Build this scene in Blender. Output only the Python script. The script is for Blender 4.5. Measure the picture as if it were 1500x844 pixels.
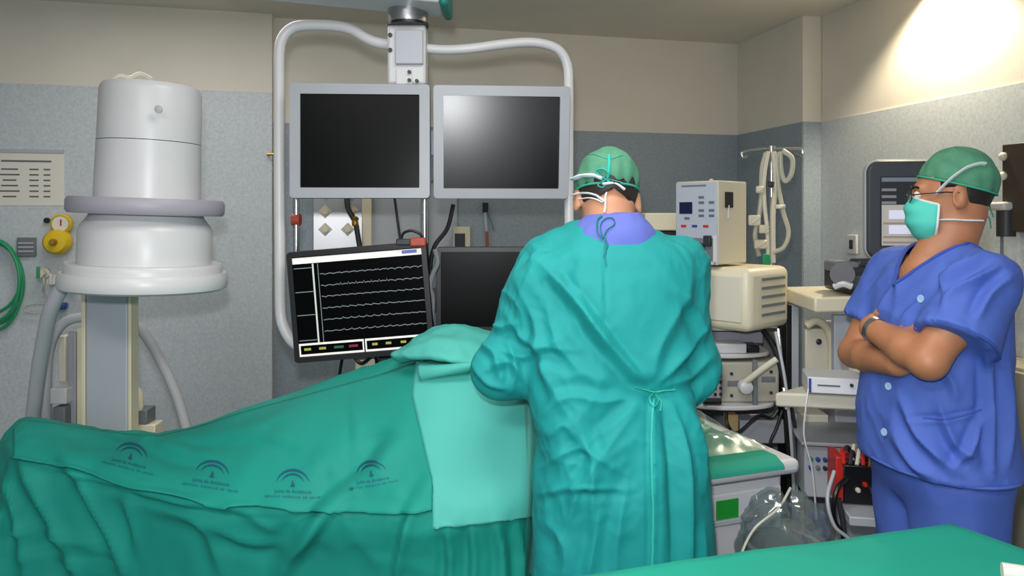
import bpy, bmesh, math, random
import numpy as np
from mathutils import Vector, Matrix, noise, Euler
from mathutils.bvhtree import BVHTree
random.seed(7); np.random.seed(7)
PI = math.pi
scene = bpy.context.scene
for o in list(bpy.data.objects): bpy.data.objects.remove(o)
COL = scene.collection

# ------------------------------------------------------------------ camera
F, V0, CH = 1100.0, 318.0, 1.58          # focal length in pixels (1500x844), horizon row, eye height
cam_d = bpy.data.cameras.new('camera'); cam = bpy.data.objects.new('camera', cam_d); COL.objects.link(cam)
cam.location = (0, 0, CH); cam.rotation_euler = (PI/2, 0, 0)
cam_d.sensor_width = 36; cam_d.lens = F*36/1500; cam_d.shift_y = -(422-V0)/1500; cam_d.clip_start = .05
scene.camera = cam

# ------------------------------------------------------------------ light
w = bpy.data.worlds.new('world'); scene.world = w; w.use_nodes = True
w.node_tree.nodes['Background'].inputs[0].default_value = (.80, .88, 1, 1)
w.node_tree.nodes['Background'].inputs[1].default_value = .55
def light(name, kind, loc, energy, col=(1,1,1), size=.1, aim=None, spot=None, blend=.5, sy=None):
    l = bpy.data.lights.new(name, kind); l.energy = energy; l.color = col
    if kind == 'AREA':
        l.size = size
        if sy: l.shape = 'RECTANGLE'; l.size_y = sy
    else: l.shadow_soft_size = size
    if spot: l.spot_size = math.radians(spot); l.spot_blend = blend
    o = bpy.data.objects.new(name, l); COL.objects.link(o); o.location = loc
    if aim is not None:
        o.rotation_euler = (Vector(aim)-Vector(loc)).to_track_quat('-Z', 'Y').to_euler()
    return o
light('camera_flash', 'SPOT', (-.03, .02, CH+.14), 105, (.97,.99,1), .03, aim=(0.0, 3, .75), spot=125, blend=1.0)
light('ceiling_fill_light', 'AREA', (.1, 1.5, 2.71), 20, (1,.98,.93), 1.1, aim=(.1,1.5,0), sy=.6)  # unseen overhead fill lamp, added to raise the room ambient
light('ceiling_fill_light', 'AREA', (-1.5, 3.15, 2.71), 14, (1,.96,.90), 1.1, aim=(-1.5,3.15,0), sy=.6)  # fill lamp out of view, added to brighten the left wall
light('ceiling_fill_light', 'AREA', (-.6, -.4, 2.71), 52, (1,.97,.92), 1.2, aim=(-.6,-.4,0), sy=.6)  # unseen fill behind the camera, added for soft ambient light
light('ceiling_downlight', 'SPOT', (1.90, 3.44, 2.73), 95, (1,.86,.62), .04, aim=(1.99, 3.44, 2.0), spot=122, blend=.5)
vs = scene.view_settings
vs.view_transform = 'Standard'; vs.look = 'None'; vs.gamma = 1; vs.exposure = 0.0; vs.use_curve_mapping = False

# ------------------------------------------------------------------ helpers
def P(u, v, D): return Vector(((u-750)*D/F, D, CH-(v-V0)*D/F))
def proj(p): return (750+p[0]*F/p[1], V0-(p[2]-CH)*F/p[1])
def lin(c):
    return tuple(((x/255)/12.92 if x/255 <= .04045 else ((x/255+.055)/1.055)**2.4) for x in c)
MATS = {}
def mat(name, rgb, rough=.6, metal=0, var=0, vscale=8, bump=0, bscale=60, bdist=.002, emit=0, alpha=1, spec=.5, sheen=0, ridged=0, detail=4, distort=0):
    if name in MATS: return MATS[name]
    m = bpy.data.materials.new(name); m.use_nodes = True; nt = m.node_tree; b = nt.nodes['Principled BSDF']
    c = lin(rgb)
    b.inputs['Base Color'].default_value = (*c, 1); b.inputs['Roughness'].default_value = rough
    b.inputs['Metallic'].default_value = metal; b.inputs['Alpha'].default_value = alpha
    b.inputs['Specular IOR Level'].default_value = spec
    if sheen: b.inputs['Sheen Weight'].default_value = sheen
    if emit:
        b.inputs['Emission Color'].default_value = (*c, 1); b.inputs['Emission Strength'].default_value = emit
    tc = None
    if var or bump: tc = nt.nodes.new('ShaderNodeTexCoord')
    if var:
        n = nt.nodes.new('ShaderNodeTexNoise'); n.inputs['Scale'].default_value = vscale; n.inputs['Detail'].default_value = detail
        nt.links.new(tc.outputs['Object'], n.inputs['Vector'])
        r = nt.nodes.new('ShaderNodeMapRange'); r.inputs[1].default_value = .3; r.inputs[2].default_value = .7
        r.inputs[3].default_value = 1-var; r.inputs[4].default_value = 1+var
        nt.links.new(n.outputs[0], r.inputs[0])
        mx = nt.nodes.new('ShaderNodeMix'); mx.data_type = 'RGBA'; mx.blend_type = 'MULTIPLY'; mx.inputs[0].default_value = 1
        mx.inputs[6].default_value = (*c, 1); nt.links.new(r.outputs[0], mx.inputs[7]); nt.links.new(mx.outputs[2], b.inputs['Base Color'])
    if bump:
        n = nt.nodes.new('ShaderNodeTexNoise'); n.inputs['Scale'].default_value = bscale; n.inputs['Detail'].default_value = detail
        n.inputs['Distortion'].default_value = distort
        nt.links.new(tc.outputs['Object'], n.inputs['Vector'])
        bp = nt.nodes.new('ShaderNodeBump'); bp.inputs['Strength'].default_value = bump; bp.inputs['Distance'].default_value = bdist
        if ridged: n.noise_type = 'RIDGED_MULTIFRACTAL'; n.normalize = True
        nt.links.new(n.outputs[0], bp.inputs['Height']); nt.links.new(bp.outputs[0], b.inputs['Normal'])
    MATS[name] = m; return m
def clear_plastic(name, tint=(235,245,242), gloss=.03, rough=.12):
    m = bpy.data.materials.new(name); m.use_nodes = True; nt = m.node_tree; nt.nodes.remove(nt.nodes['Principled BSDF'])
    out = nt.nodes['Material Output']
    t = nt.nodes.new('ShaderNodeBsdfTransparent'); t.inputs[0].default_value = (*lin(tint), 1)
    g = nt.nodes.new('ShaderNodeBsdfGlossy'); g.inputs['Roughness'].default_value = rough; g.inputs[0].default_value = (.9,.95,.95,1)
    d = nt.nodes.new('ShaderNodeBsdfDiffuse'); d.inputs[0].default_value = (.7,.75,.74,1)
    fr = nt.nodes.new('ShaderNodeFresnel'); fr.inputs[0].default_value = 1.5
    a = nt.nodes.new('ShaderNodeMath'); a.operation = 'MULTIPLY_ADD'; a.inputs[1].default_value = .30; a.inputs[2].default_value = gloss; nt.links.new(fr.outputs[0], a.inputs[0])
    x = nt.nodes.new('ShaderNodeMixShader'); nt.links.new(a.outputs[0], x.inputs[0]); nt.links.new(t.outputs[0], x.inputs[1]); nt.links.new(g.outputs[0], x.inputs[2])
    y = nt.nodes.new('ShaderNodeMixShader'); y.inputs[0].default_value = .06; nt.links.new(x.outputs[0], y.inputs[1]); nt.links.new(d.outputs[0], y.inputs[2])
    nt.links.new(y.outputs[0], out.inputs[0]); MATS[name] = m; return m

class B:
    """collects shapes; becomes ONE mesh"""
    def __init__(s, M=None): s.v = []; s.f = []; s.M = M
    def add(s, vs, fs, M=None):
        k = len(s.v); M = M if M is not None else s.M
        s.v += [tuple(M @ Vector(q)) if M is not None else tuple(q) for q in vs]
        s.f += [tuple(i+k for i in q) for q in fs]; return s
    def box(s, c, d, M=None):
        x, y, z = (q/2 for q in d); cx, cy, cz = c
        vs = [(cx+a*x, cy+b*y, cz+e*z) for e in (-1,1) for b in (-1,1) for a in (-1,1)]
        return s.add(vs, [(0,2,3,1),(4,5,7,6),(0,1,5,4),(2,6,7,3),(0,4,6,2),(1,3,7,5)], M)
    def tube(s, pts, r, n=10, caps=True, M=None, flat=1.0):
        pts = [Vector(p) for p in pts]; m = len(pts)
        rs = r if isinstance(r, (list, tuple)) else [r]*m
        vs, fs = [], []; prev = None
        for i, p in enumerate(pts):
            t = (pts[min(i+1, m-1)]-pts[max(i-1, 0)]).normalized()
            if prev is None:
                a = Vector((0,0,1)) if abs(t.z) < .9 else Vector((1,0,0))
                x = t.cross(a).normalized()
            else:
                x = (prev - t*prev.dot(t)).normalized()
            prev = x; y = t.cross(x)
            for j in range(n):
                q = 2*PI*j/n; vs.append(p + (x*math.cos(q)+y*math.sin(q)*flat)*rs[i])
        for i in range(m-1):
            for j in range(n):
                fs.append((i*n+j, i*n+(j+1)%n, (i+1)*n+(j+1)%n, (i+1)*n+j))
        if caps: fs += [tuple(range(n-1, -1, -1)), tuple(range((m-1)*n, m*n))]
        return s.add(vs, fs, M)
    def lathe(s, prof, M=None, n=32):
        vs, fs = [], []
        for r, z in prof:
            for j in range(n): q = 2*PI*j/n; vs.append((r*math.cos(q), r*math.sin(q), z))
        for i in range(len(prof)-1):
            for j in range(n): fs.append((i*n+j, i*n+(j+1)%n, (i+1)*n+(j+1)%n, (i+1)*n+j))
        fs += [tuple(range(n-1, -1, -1)), tuple(range((len(prof)-1)*n, len(prof)*n))]
        return s.add(vs, fs, M)
    def prism(s, poly, y0, y1, M=None):
        n = len(poly); vs = [(x, y0, z) for x, z in poly]+[(x, y1, z) for x, z in poly]
        fs = [tuple(range(n)), tuple(range(2*n-1, n-1, -1))]+[(i, i+n, (i+1) % n+n, (i+1) % n) for i in range(n)]
        return s.add(vs, fs, M)
    def grid(s, rows, M=None):
        m, n = len(rows), len(rows[0]); vs = [q for r in rows for q in r]
        return s.add(vs, [(i*n+j, i*n+j+1, (i+1)*n+j+1, (i+1)*n+j) for i in range(m-1) for j in range(n-1)], M)
    def ball(s, c, r, n=14, M=None):
        if not isinstance(r, (list, tuple)): r = (r, r, r)
        vs, fs = [], []; h = n//2
        for i in range(h+1):
            a = -PI/2+PI*i/h
            for j in range(n):
                q = 2*PI*j/n; vs.append((c[0]+r[0]*math.cos(a)*math.cos(q), c[1]+r[1]*math.cos(a)*math.sin(q), c[2]+r[2]*math.sin(a)))
        for i in range(h):
            for j in range(n): fs.append((i*n+j, i*n+(j+1)%n, (i+1)*n+(j+1)%n, (i+1)*n+j))
        return s.add(vs, fs, M)
def spl(pts, n=8):
    pts = [Vector(p) for p in pts]; q = [pts[0]*2-pts[1]]+pts+[pts[-1]*2-pts[-2]]; out = []
    for i in range(1, len(q)-2):
        a, b, c, d = q[i-1:i+3]
        for k in range(n):
            t = k/n; out.append(.5*((2*b)+(c-a)*t+(2*a-5*b+4*c-d)*t*t+(3*b-a-3*c+d)*t**3))
    return out+[pts[-1]]
def rrect(w, h, r, n=5):
    out = []
    for cx, cz, a0 in ((w/2-r, -h/2+r, -PI/2), (w/2-r, h/2-r, 0), (-w/2+r, h/2-r, PI/2), (-w/2+r, -h/2+r, PI)):
        for k in range(n+1): a = a0+PI/2*k/n; out.append((cx+r*math.cos(a), cz+r*math.sin(a)))
    return out
MW = {}
def rootmat(loc, rz): return Matrix.Translation(Vector(loc)) @ Matrix.Rotation(rz, 4, 'Z')
def thing(name, label, cat, loc=(0,0,0), rotz=0, group=None):
    o = bpy.data.objects.new(name, None); COL.objects.link(o); o.empty_display_size = .05
    o.location = loc; o.rotation_euler = (0, 0, rotz); o['label'] = label; o['category'] = cat
    if group: o['group'] = group
    MW[o.name] = rootmat(loc, rotz); return o
def mkmesh(name, b, m, smooth=40):
    me = bpy.data.meshes.new(name)
    if isinstance(b, tuple): v, f = b
    else: v, f = b.v, b.f
    me.from_pydata([tuple(q) for q in v], [], [tuple(q) for q in f]); me.update()
    if m: me.materials.append(m)
    if smooth:
        me.polygons.foreach_set('use_smooth', [True]*len(me.polygons))
        if smooth < 180: me.set_sharp_from_angle(angle=math.radians(smooth))
    return me
def part(name, b, m, parent, local=True, smooth=40, bevel=0, seg=2, solid=0, label=None, sub=0):
    me = mkmesh(name, b, m, smooth)
    M = MW[parent.name]
    if not local: me.transform(M.inverted())
    o = bpy.data.objects.new(name, me); COL.objects.link(o); o.parent = parent; MW[o.name] = M
    mods(o, bevel, seg, solid, sub)
    if label: o['label'] = label
    return o
def mods(o, bevel=0, seg=2, solid=0, sub=0):
    if solid: q = o.modifiers.new('solid', 'SOLIDIFY'); q.thickness = solid; q.offset = -1
    if bevel: q = o.modifiers.new('bevel', 'BEVEL'); q.width = bevel; q.segments = seg; q.limit_method = 'ANGLE'; q.angle_limit = math.radians(40)
    if sub: q = o.modifiers.new('sub', 'SUBSURF'); q.levels = sub; q.render_levels = sub
def solo(name, b, m, label, cat, group=None, smooth=40, bevel=0, solid=0, kind=None, seg=2):
    me = mkmesh(name, b, m, smooth); co = np.array([v.co for v in me.vertices])
    base = Vector(((co[:,0].min()+co[:,0].max())/2, (co[:,1].min()+co[:,1].max())/2, co[:,2].min()))
    me.transform(Matrix.Translation(-base))
    o = bpy.data.objects.new(name, me); COL.objects.link(o); o.location = base; MW[o.name] = Matrix.Translation(base)
    if kind: o['kind'] = kind
    else: o['label'] = label; o['category'] = cat
    if group: o['group'] = group
    mods(o, bevel, seg, solid); return o
def struct(name, b, m, smooth=30):
    return solo(name, b, m, None, None, kind='structure', smooth=smooth)
def FR(loc, rz=0, rx=0, ry=0):      # local frame: x right, y away, z up
    return Matrix.Translation(Vector(loc)) @ Matrix.Rotation(rz, 4, 'Z') @ Matrix.Rotation(rx, 4, 'X') @ Matrix.Rotation(ry, 4, 'Y')

# ---- implicit surfaces for bodies and clothes
def smin(a, b, k):
    h = np.clip(.5+.5*(a-b)/k, 0, 1); return a*(1-h)+b*h-k*h*(1-h)
class SDF:
    def __init__(s, lo, hi, h):
        s.lo = np.array(lo, float); s.h = h; s.n = (np.ceil((np.array(hi)-s.lo)/h)).astype(int)+1
        s.f = np.full(s.n, 1.0, np.float32)
    def region(s, lo, hi):
        a = np.clip(np.floor((np.array(lo)-s.lo)/s.h).astype(int), 0, s.n-1); b = np.clip(np.ceil((np.array(hi)-s.lo)/s.h).astype(int)+1, 1, s.n)
        sl = tuple(slice(a[i], b[i]) for i in range(3))
        g = [s.lo[i]+s.h*np.arange(a[i], b[i]) for i in range(3)]
        return sl, g[0][:,None,None], g[1][None,:,None], g[2][None,None,:]
    def put(s, sl, d, k, sub=False):
        if d.size == 0: return
        s.f[sl] = -smin(-s.f[sl], d, k) if sub else smin(s.f[sl], d, k)
    def rc(s, a, b, ra, rb, k=.02, sub=False):
        a = np.array(a, float); b = np.array(b, float); m = max(ra, rb)+k+3*s.h
        sl, x, y, z = s.region(np.minimum(a, b)-m, np.maximum(a, b)+m)
        d = b-a; L2 = max(d@d, 1e-9)
        t = np.clip(((x-a[0])*d[0]+(y-a[1])*d[1]+(z-a[2])*d[2])/L2, 0, 1)
        q = np.sqrt((x-a[0]-t*d[0])**2+(y-a[1]-t*d[1])**2+(z-a[2]-t*d[2])**2)-(ra+(rb-ra)*t)
        s.put(sl, q, k, sub)
    def cut_cone(s, a, b, ra, rb, k=.02):
        """round cone sliced off flat at b, like an open sleeve end"""
        a = np.array(a, float); b = np.array(b, float); m = max(ra, rb)+k+3*s.h
        sl, x, y, z = s.region(np.minimum(a, b)-m, np.maximum(a, b)+m); d = b-a; L = math.sqrt(d@d)
        t0 = ((x-a[0])*d[0]+(y-a[1])*d[1]+(z-a[2])*d[2])/(L*L); t = np.clip(t0, 0, 1.5)
        q = np.sqrt((x-a[0]-t*d[0])**2+(y-a[1]-t*d[1])**2+(z-a[2]-t*d[2])**2)-(ra+(rb-ra)*t)
        s.put(sl, np.maximum(q, (t0-1)*L), k)
    def chain(s, pts, rs, k=.02):
        for i in range(len(pts)-1): s.rc(pts[i], pts[i+1], rs[i], rs[i+1], k)
    def el(s, c, r, R=None, k=.02, sub=False):
        c = np.array(c, float); r = np.array(r, float); m = r.max()+k+3*s.h
        sl, x, y, z = s.region(c-m, c+m); x = x-c[0]; y = y-c[1]; z = z-c[2]
        if R is not None:
            R = np.array(R)     # columns: local axes in world
            x, y, z = (x*R[0,i]+y*R[1,i]+z*R[2,i] for i in range(3))
        k0 = np.sqrt((x/r[0])**2+(y/r[1])**2+(z/r[2])**2); k1 = np.sqrt((x/r[0]**2)**2+(y/r[1]**2)**2+(z/r[2]**2)**2)+1e-6
        s.put(sl, k0*(k0-1)/k1, k, sub)
    def loft(s, rings, k=.02, p=2.4):
        """rings: (z, cx, cy, rx, ry) bottom to top"""
        r = np.array(rings, float); r = r[np.argsort(r[:,0])]
        m = r[:,3:5].max()+k+3*s.h
        sl, x, y, z = s.region((r[:,1].min()-m, r[:,2].min()-m, r[0,0]-k-3*s.h), (r[:,1].max()+m, r[:,2].max()+m, r[-1,0]+k+3*s.h))
        zz = np.clip(z, r[0,0], r[-1,0]); I = lambda c: sm2(r[:,0], r[:,c], zz.ravel()).reshape(zz.shape)
        cx, cy, rx, ry = I(1), I(2), I(3), I(4)
        e = (np.abs((x-cx)/rx)**p+np.abs((y-cy)/ry)**p)**(1/p)
        d = (e-1)*np.minimum(rx, ry)*.9
        d = np.maximum(d, np.abs(z-(r[0,0]+r[-1,0])/2)-(r[-1,0]-r[0,0])/2)
        s.put(sl, d, k)
    def mesh(s, smooth=2):
        f = s.f; n = np.array(f.shape)-1; neg = f < 0
        cs = [(i, j, k) for i in (0,1) for j in (0,1) for k in (0,1)]
        def cor(A, c): return A[c[0]:c[0]+n[0], c[1]:c[1]+n[1], c[2]:c[2]+n[2]]
        tot = sum(cor(neg, c).astype(np.int8) for c in cs)
        mix = (tot > 0) & (tot < 8); ijk = np.argwhere(mix); idx = np.full(n, -1, np.int64); idx[mix] = np.arange(len(ijk))
        pos = np.zeros((len(ijk), 3)); cnt = np.zeros(len(ijk))
        fv = {c: f[ijk[:,0]+c[0], ijk[:,1]+c[1], ijk[:,2]+c[2]].astype(float) for c in cs}
        for c in cs:
            for ax in range(3):
                if c[ax]: continue
                e = list(c); e[ax] = 1; e = tuple(e); a, b = fv[c], fv[e]; x = (a < 0) != (b < 0)
                t = np.where(x, a/np.where(x, a-b, 1), 0); p = np.array(c, float)[None,:].repeat(len(ijk), 0); p[:,ax] += t
                pos[x] += p[x]; cnt[x] += 1
        v = s.lo+s.h*(ijk+pos/cnt[:,None]); faces = []
        for ax in range(3):
            o1, o2 = (ax+1) % 3, (ax+2) % 3
            sl0 = [slice(None)]*3; sl1 = [slice(None)]*3; sl0[ax] = slice(0, -1); sl1[ax] = slice(1, None)
            ch = np.argwhere(neg[tuple(sl0)] != neg[tuple(sl1)])
            ok = (ch[:,o1] > 0) & (ch[:,o2] > 0) & (ch[:,o1] < n[o1]) & (ch[:,o2] < n[o2]); ch = ch[ok]
            def C(a, b):
                q = ch.copy(); q[:,o1] -= a; q[:,o2] -= b; return idx[q[:,0], q[:,1], q[:,2]]
            quad = np.stack([C(1,1), C(0,1), C(0,0), C(1,0)], 1)
            inside = neg[ch[:,0], ch[:,1], ch[:,2]]; quad[~inside] = quad[~inside][:,::-1]; faces.append(quad)
        fc = np.concatenate(faces)
        v = lap(v, fc, smooth); return v, fc
def lap(v, fc, it):
    e = np.concatenate([fc[:,[0,1]], fc[:,[1,2]], fc[:,[2,3]], fc[:,[3,0]]]); e = np.concatenate([e, e[:,::-1]])
    deg = np.bincount(e[:,0], minlength=len(v)).astype(float)
    for _ in range(it):
        q = np.stack([np.bincount(e[:,0], v[e[:,1],c], minlength=len(v)) for c in range(3)], 1)/np.maximum(deg, 1)[:,None]
        v = v+.6*(q-v)
    return v
def sm2(x, y, q):       # smooth (monotone-ish cubic) interpolation
    x = np.asarray(x, float); y = np.asarray(y, float); q = np.clip(q, x[0], x[-1])
    d = np.gradient(y, x); i = np.clip(np.searchsorted(x, q)-1, 0, len(x)-2); h = x[i+1]-x[i]; t = (q-x[i])/h
    return (2*t**3-3*t**2+1)*y[i]+(t**3-2*t**2+t)*h*d[i]+(-2*t**3+3*t**2)*y[i+1]+(t**3-t**2)*h*d[i+1]
def vnorm(v, fc):
    a = v[fc[:,2]]-v[fc[:,0]]; b = v[fc[:,3]]-v[fc[:,1]]; n = np.cross(a, b); N = np.zeros_like(v)
    for k in range(4): np.add.at(N, fc[:,k], n)
    return N/np.maximum(np.linalg.norm(N, axis=1), 1e-12)[:,None]
def projv(v): return 750+v[:,0]*F/v[:,1], V0-(v[:,2]-CH)*F/v[:,1]
def creases(v, N, lst, front=True):
    """folds laid along polylines seen from the front: (points, height m, width px)"""
    u, w = projv(v); disp = np.zeros(len(v)); cam_dir = -(v-np.array([0,0,CH])); cam_dir /= np.linalg.norm(cam_dir, axis=1)[:,None]
    face = np.clip(((N*cam_dir).sum(1))/.35, 0, 1) if front else 1
    for pts, amp, wd in lst:
        pts = np.array([tuple(p)[:2] for p in spl([(a, b, 0) for a, b in pts], 5)])
        best = np.full(len(v), 1e9); side = np.zeros(len(v)); par = np.zeros(len(v)); m = len(pts)-1
        for i in range(m):
            a, b = pts[i], pts[i+1]; d = b-a; L = max(d@d, 1e-6)
            t = np.clip(((u-a[0])*d[0]+(w-a[1])*d[1])/L, 0, 1); dx = u-a[0]-t*d[0]; dy = w-a[1]-t*d[1]; q = np.hypot(dx, dy)
            k = q < best; best[k] = q[k]; side[k] = np.sign(d[0]*dy-d[1]*dx)[k]; par[k] = ((i+t)/m)[k]
        tap = np.sin(np.clip(par, 0.02, .98)*PI)**.6; sd = best*side
        e_ = .35*np.exp(-(sd/wd)**2)+.65*np.exp(-np.abs(sd)/(.6*wd)); disp += amp*tap*(e_-.55*np.exp(-((sd-1.7*wd)/wd)**2))
    return disp*face
def fnoise(v, sc, seed=0, ridge=False):
    sc = np.array(sc)*np.ones(3); q = v*sc+seed*13.7
    o = np.array([noise.noise(Vector(p)) for p in q])
    return (1-2*np.abs(o)) if ridge else o

# ------------------------------------------------------------------ materials
cream = mat('cream_wall_paint', (222,216,204), .8, var=.03, vscale=3, bump=.08, bscale=120)
vinyl = mat('speckled_blue_grey_wall_vinyl', (146,158,168), .55, var=.10, vscale=70, bump=.06, bscale=160, detail=3)
vinylL = mat('speckled_light_grey_wall_vinyl', (194,201,206), .55, var=.10, vscale=70, bump=.06, bscale=160, detail=3)
ceilm = mat('ceiling_paint', (226,220,206), .85, var=.03, vscale=2)
floorm = mat('grey_vinyl_floor', (120,128,132), .35, var=.08, vscale=40)
white = mat('white_enamel', (206,205,207), .35, var=.02, vscale=6)
offw = mat('off_white_plastic', (212,206,190), .45, var=.03, vscale=9)
creamp = mat('cream_plastic', (222,212,186), .4, var=.02, vscale=6)
greyp = mat('silver_grey_plastic', (158,161,168), .4, var=.02, vscale=9)
lgrey = mat('light_grey_paint', (176,180,188), .4)
midgrey = mat('mid_grey_plastic', (112,116,122), .5)
dkgrey = mat('dark_grey_plastic', (44,46,52), .45)
black = mat('black_plastic', (12,13,16), .4)
blackgl = mat('black_glass_screen', (3,5,5), .3, spec=.10)
glare = mat('glossy_dark_screen', (5,6,9), .25, spec=.45)
chrome = mat('polished_steel', (200,200,200), .18, metal=1)
steel = mat('brushed_steel', (170,170,172), .35, metal=1, bump=.05, bscale=200)
ringm = mat('lilac_grey_bumper', (160,155,166), .45)
hosem = mat('grey_ribbed_hose', (176,177,182), .55)
yellow = mat('yellow_plastic', (225,190,20), .4)
greenh = mat('green_hose', (30,150,100), .4)
red = mat('red_plastic', (190,40,35), .4)
orange = mat('red_brown_plastic', (170,70,50), .5)
bluep = mat('blue_plastic', (40,70,150), .4)
greensq = mat('green_sticker', (30,150,50), .5)
paper = mat('white_paper', (226,222,212), .8)
ink = mat('grey_print', (105,105,105), .8)
clearp = clear_plastic('clear_plastic_sheet')
tubep = mat('clear_tubing', (200,200,185), .25, alpha=.75)
teal_edge = mat('teal_bumper', (20,120,110), .5)
gold = mat('brass', (190,150,70), .35, metal=1)

# ------------------------------------------------------------------ room
TH = math.radians(13); E1 = Vector((math.cos(TH), math.sin(TH), 0)); E2 = Vector((math.sin(TH), -math.cos(TH), 0)); Z = Vector((0,0,1))
HC = 2.75
C0 = Vector((1.52, 5.08, 0)); C1 = C0+E2*.74; C2 = C1+E1*.12; L0 = Vector((-1.38, 4.32, 0))
def onwall(u, v, A, n, off=0.0):
    k = (u-750)/F; A = A+n*off; D = n.dot(A)/(n.x*k+n.y); return P(u, v, D)
def slab(a, b, n, z0, z1, th):
    """vertical panel from a to b, face on the line, body behind it (against n)"""
    q = [a, b, b-n*th, a-n*th]; bb = B()
    bb.add([(p.x, p.y, z) for z in (z0, z1) for p in q], [(0,1,5,4),(1,2,6,5),(2,3,7,6),(3,0,4,7),(4,5,6,7),(3,2,1,0)]); return bb
b = B(); b.box((0, 1.5, -.03), (9, 10, .06)); struct('floor', b, floorm)
b = B(); b.box((0, 1.5, HC+.04), (9, 10, .08)); struct('ceiling', b, ceilm)
def wallpair(name, a, c, n, zw, vm):
    wl = struct(name, slab(a, c, n, 0, HC, .15), cream)
    me = mkmesh('wainscot_panel', slab(a+n*.006, c+n*.006, n, 0, zw, .0055), vm, 30); me.transform(MW[wl.name].inverted())
    o = bpy.data.objects.new('wainscot_panel', me); COL.objects.link(o); o.parent = wl; MW[o.name] = MW[wl.name]
    return wl
wallpair('wall_back', C0-E1*3.6, C0+E1*.15, E2, 2.134, vinyl)
wallpair('wall_left', L0-E1*2.6, L0, E2, 2.295, vinylL)
wallpair('wall_right_recess', C0+E1*.006, C0+E2*.735+E1*.006, -E1, 2.134, vinyl)
wallpair('wall_column', C1+E1*.001, C2+E1*.15, E2, 2.134, vinyl)
wallpair('wall_right', C2+E1*.005+E2*.008, C2+E2*4.8+E1*.005, -E1, 2.134, vinylL)
far = L0-E1*2.6
wallpair('wall_far_left', far, far+E2*5.5, E1, 2.295, vinylL)

# ------------------------------------------------------------------ things on the left wall
def wallthing(name, label, cat, u, v, A=L0, n=E2, off=.007, rz=TH, group=None):
    p = onwall(u, v, A, n, off); t = thing(name, label, cat, p, rz, group); return t, p.y/F
t, s = wallthing('notice_sheet', 'white printed notice sheet taped to the wall beside the x-ray detector', 'notice', 30, 262)
b = B(); b.box((0, 0, 0), (116*s, .003, 78*s)); part('sheet', b, paper, t)
b = B(); b.box((0, -.004, 41*s), (116*s, .008, 5*s)); part('clip_rail', b, lgrey, t)
def line(x, z, w_, h_=2.2): b = B(); b.box((x*s, -.0022, z*s), (w_*s, .001, h_*s)); part('print_line', b, ink, t)
line(8, 26, 66, 2.6)
for r in range(6):
    zz = 14-8*r; line(-14, zz, 22+5*math.sin(r*2.1)); line(18, zz, 12); line(35, zz, 9)
t, s = wallthing('coiled_hose', 'green oxygen hose coiled in loops on the left wall', 'hose', -8, 415)
for i, (rx, rz_, dx, dz) in enumerate(((40,60,0,0),(36,66,3,-2),(41,52,-2,9),(33,58,5,4))):
    b = B(); b.tube([((dx+rx*math.cos(a))*s, -.02-.012*i, (dz+rz_*math.sin(a))*s) for a in [2*PI*k/40 for k in range(41)]], .0085, 8, caps=False); part('hose_loop', b, greenh, t)
b = B(); b.tube([(0,0,58*s),(0,-.08,58*s),(0,-.09,66*s)], .008); part('hook', b, steel, t)
t, s = wallthing('wall_outlet', 'small grey gas outlet plate on the left wall', 'outlet', 40, 362)
b = B(); b.box((0,-.008,0), (25*s,.016,28*s)); part('plate', b, midgrey, t, bevel=.004)
for k in range(3): b = B(); b.box((0,-.018,(-6+6*k)*s), (20*s,.006,2.4*s)); part('slot_bar', b, lgrey, t)
t, s = wallthing('oxygen_regulator', 'yellow oxygen flow regulator with round gauge on the left wall', 'regulator', 90, 345)
M = Matrix.Rotation(PI/2, 4, 'X')
b = B(); b.lathe([(17*s,0),(19*s,.02),(18*s,.06),(14*s,.085),(5*s,.09)], Matrix.Translation((0,-.02,-9*s)) @ M, 24); part('flow_knob', b, yellow, t)
b = B(); b.lathe([(5*s,0),(5*s,.02),(3*s,.03)], Matrix.Translation((0,-.11,-9*s)) @ M, 16); part('knob_cap', b, gold, t)
b = B(); b.lathe([(13*s,0),(14.5*s,.01),(14.5*s,.035),(12*s,.045),(11.5*s,.04),(1*s,.04)], Matrix.Translation((4*s,-.02,17*s)) @ M, 24); g = part('gauge', b, yellow, t)
b = B(); b.lathe([(11*s,0),(11*s,.003)], Matrix.Translation((4*s,-.062,17*s)) @ M, 20); part('dial', b, paper, g)
b = B(); b.box((5*s,-.067,19*s), (2*s,.002,9*s)); part('needle', b, red, g)
b = B(); b.tube([(0,0,-9*s),(0,-.03,-9*s)], .02); part('wall_stem', b, steel, t)
b = B(); b.lathe([(4*s,0),(4*s,.02)], Matrix.Translation((-18*s,-.0,22*s)) @ M, 12); part('screw', b, black, t)
for k, (x, z) in enumerate(((66,400),(84,410),(105,392))):
    t, s = wallthing('gas_valve', ['white and green gas valve, leftmost below the yellow regulator', 'small white gas valve, middle one below the yellow regulator', 'white gas valve closest to the detector below the yellow regulator'][k], 'valve', x, z, group='small valves on the left wall')
    b = B(); b.lathe([(8*s,0),(8*s,.02),(5*s,.025),(5*s,.07),(6.5*s,.075),(6*s,.09)], M, 14); part('body', b, offw, t)
    b = B(); b.box((0,-.095,3*s), (4*s,.015,16*s)); part('lever', b, greenh if k == 0 else white, t, bevel=.003)
    b = B(); b.tube(spl([(2*s,-.05,-4*s),(4*s,-.06,-16*s),(1*s,-.03,-28*s),(6*s,-.02,-40*s)], 5), .006, 6); part('outlet_tube', b, tubep, t)
t, s = wallthing('cable_loop', 'thin clear tubing loop with a blue plug on the left wall', 'tubing', 66, 452)
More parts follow.
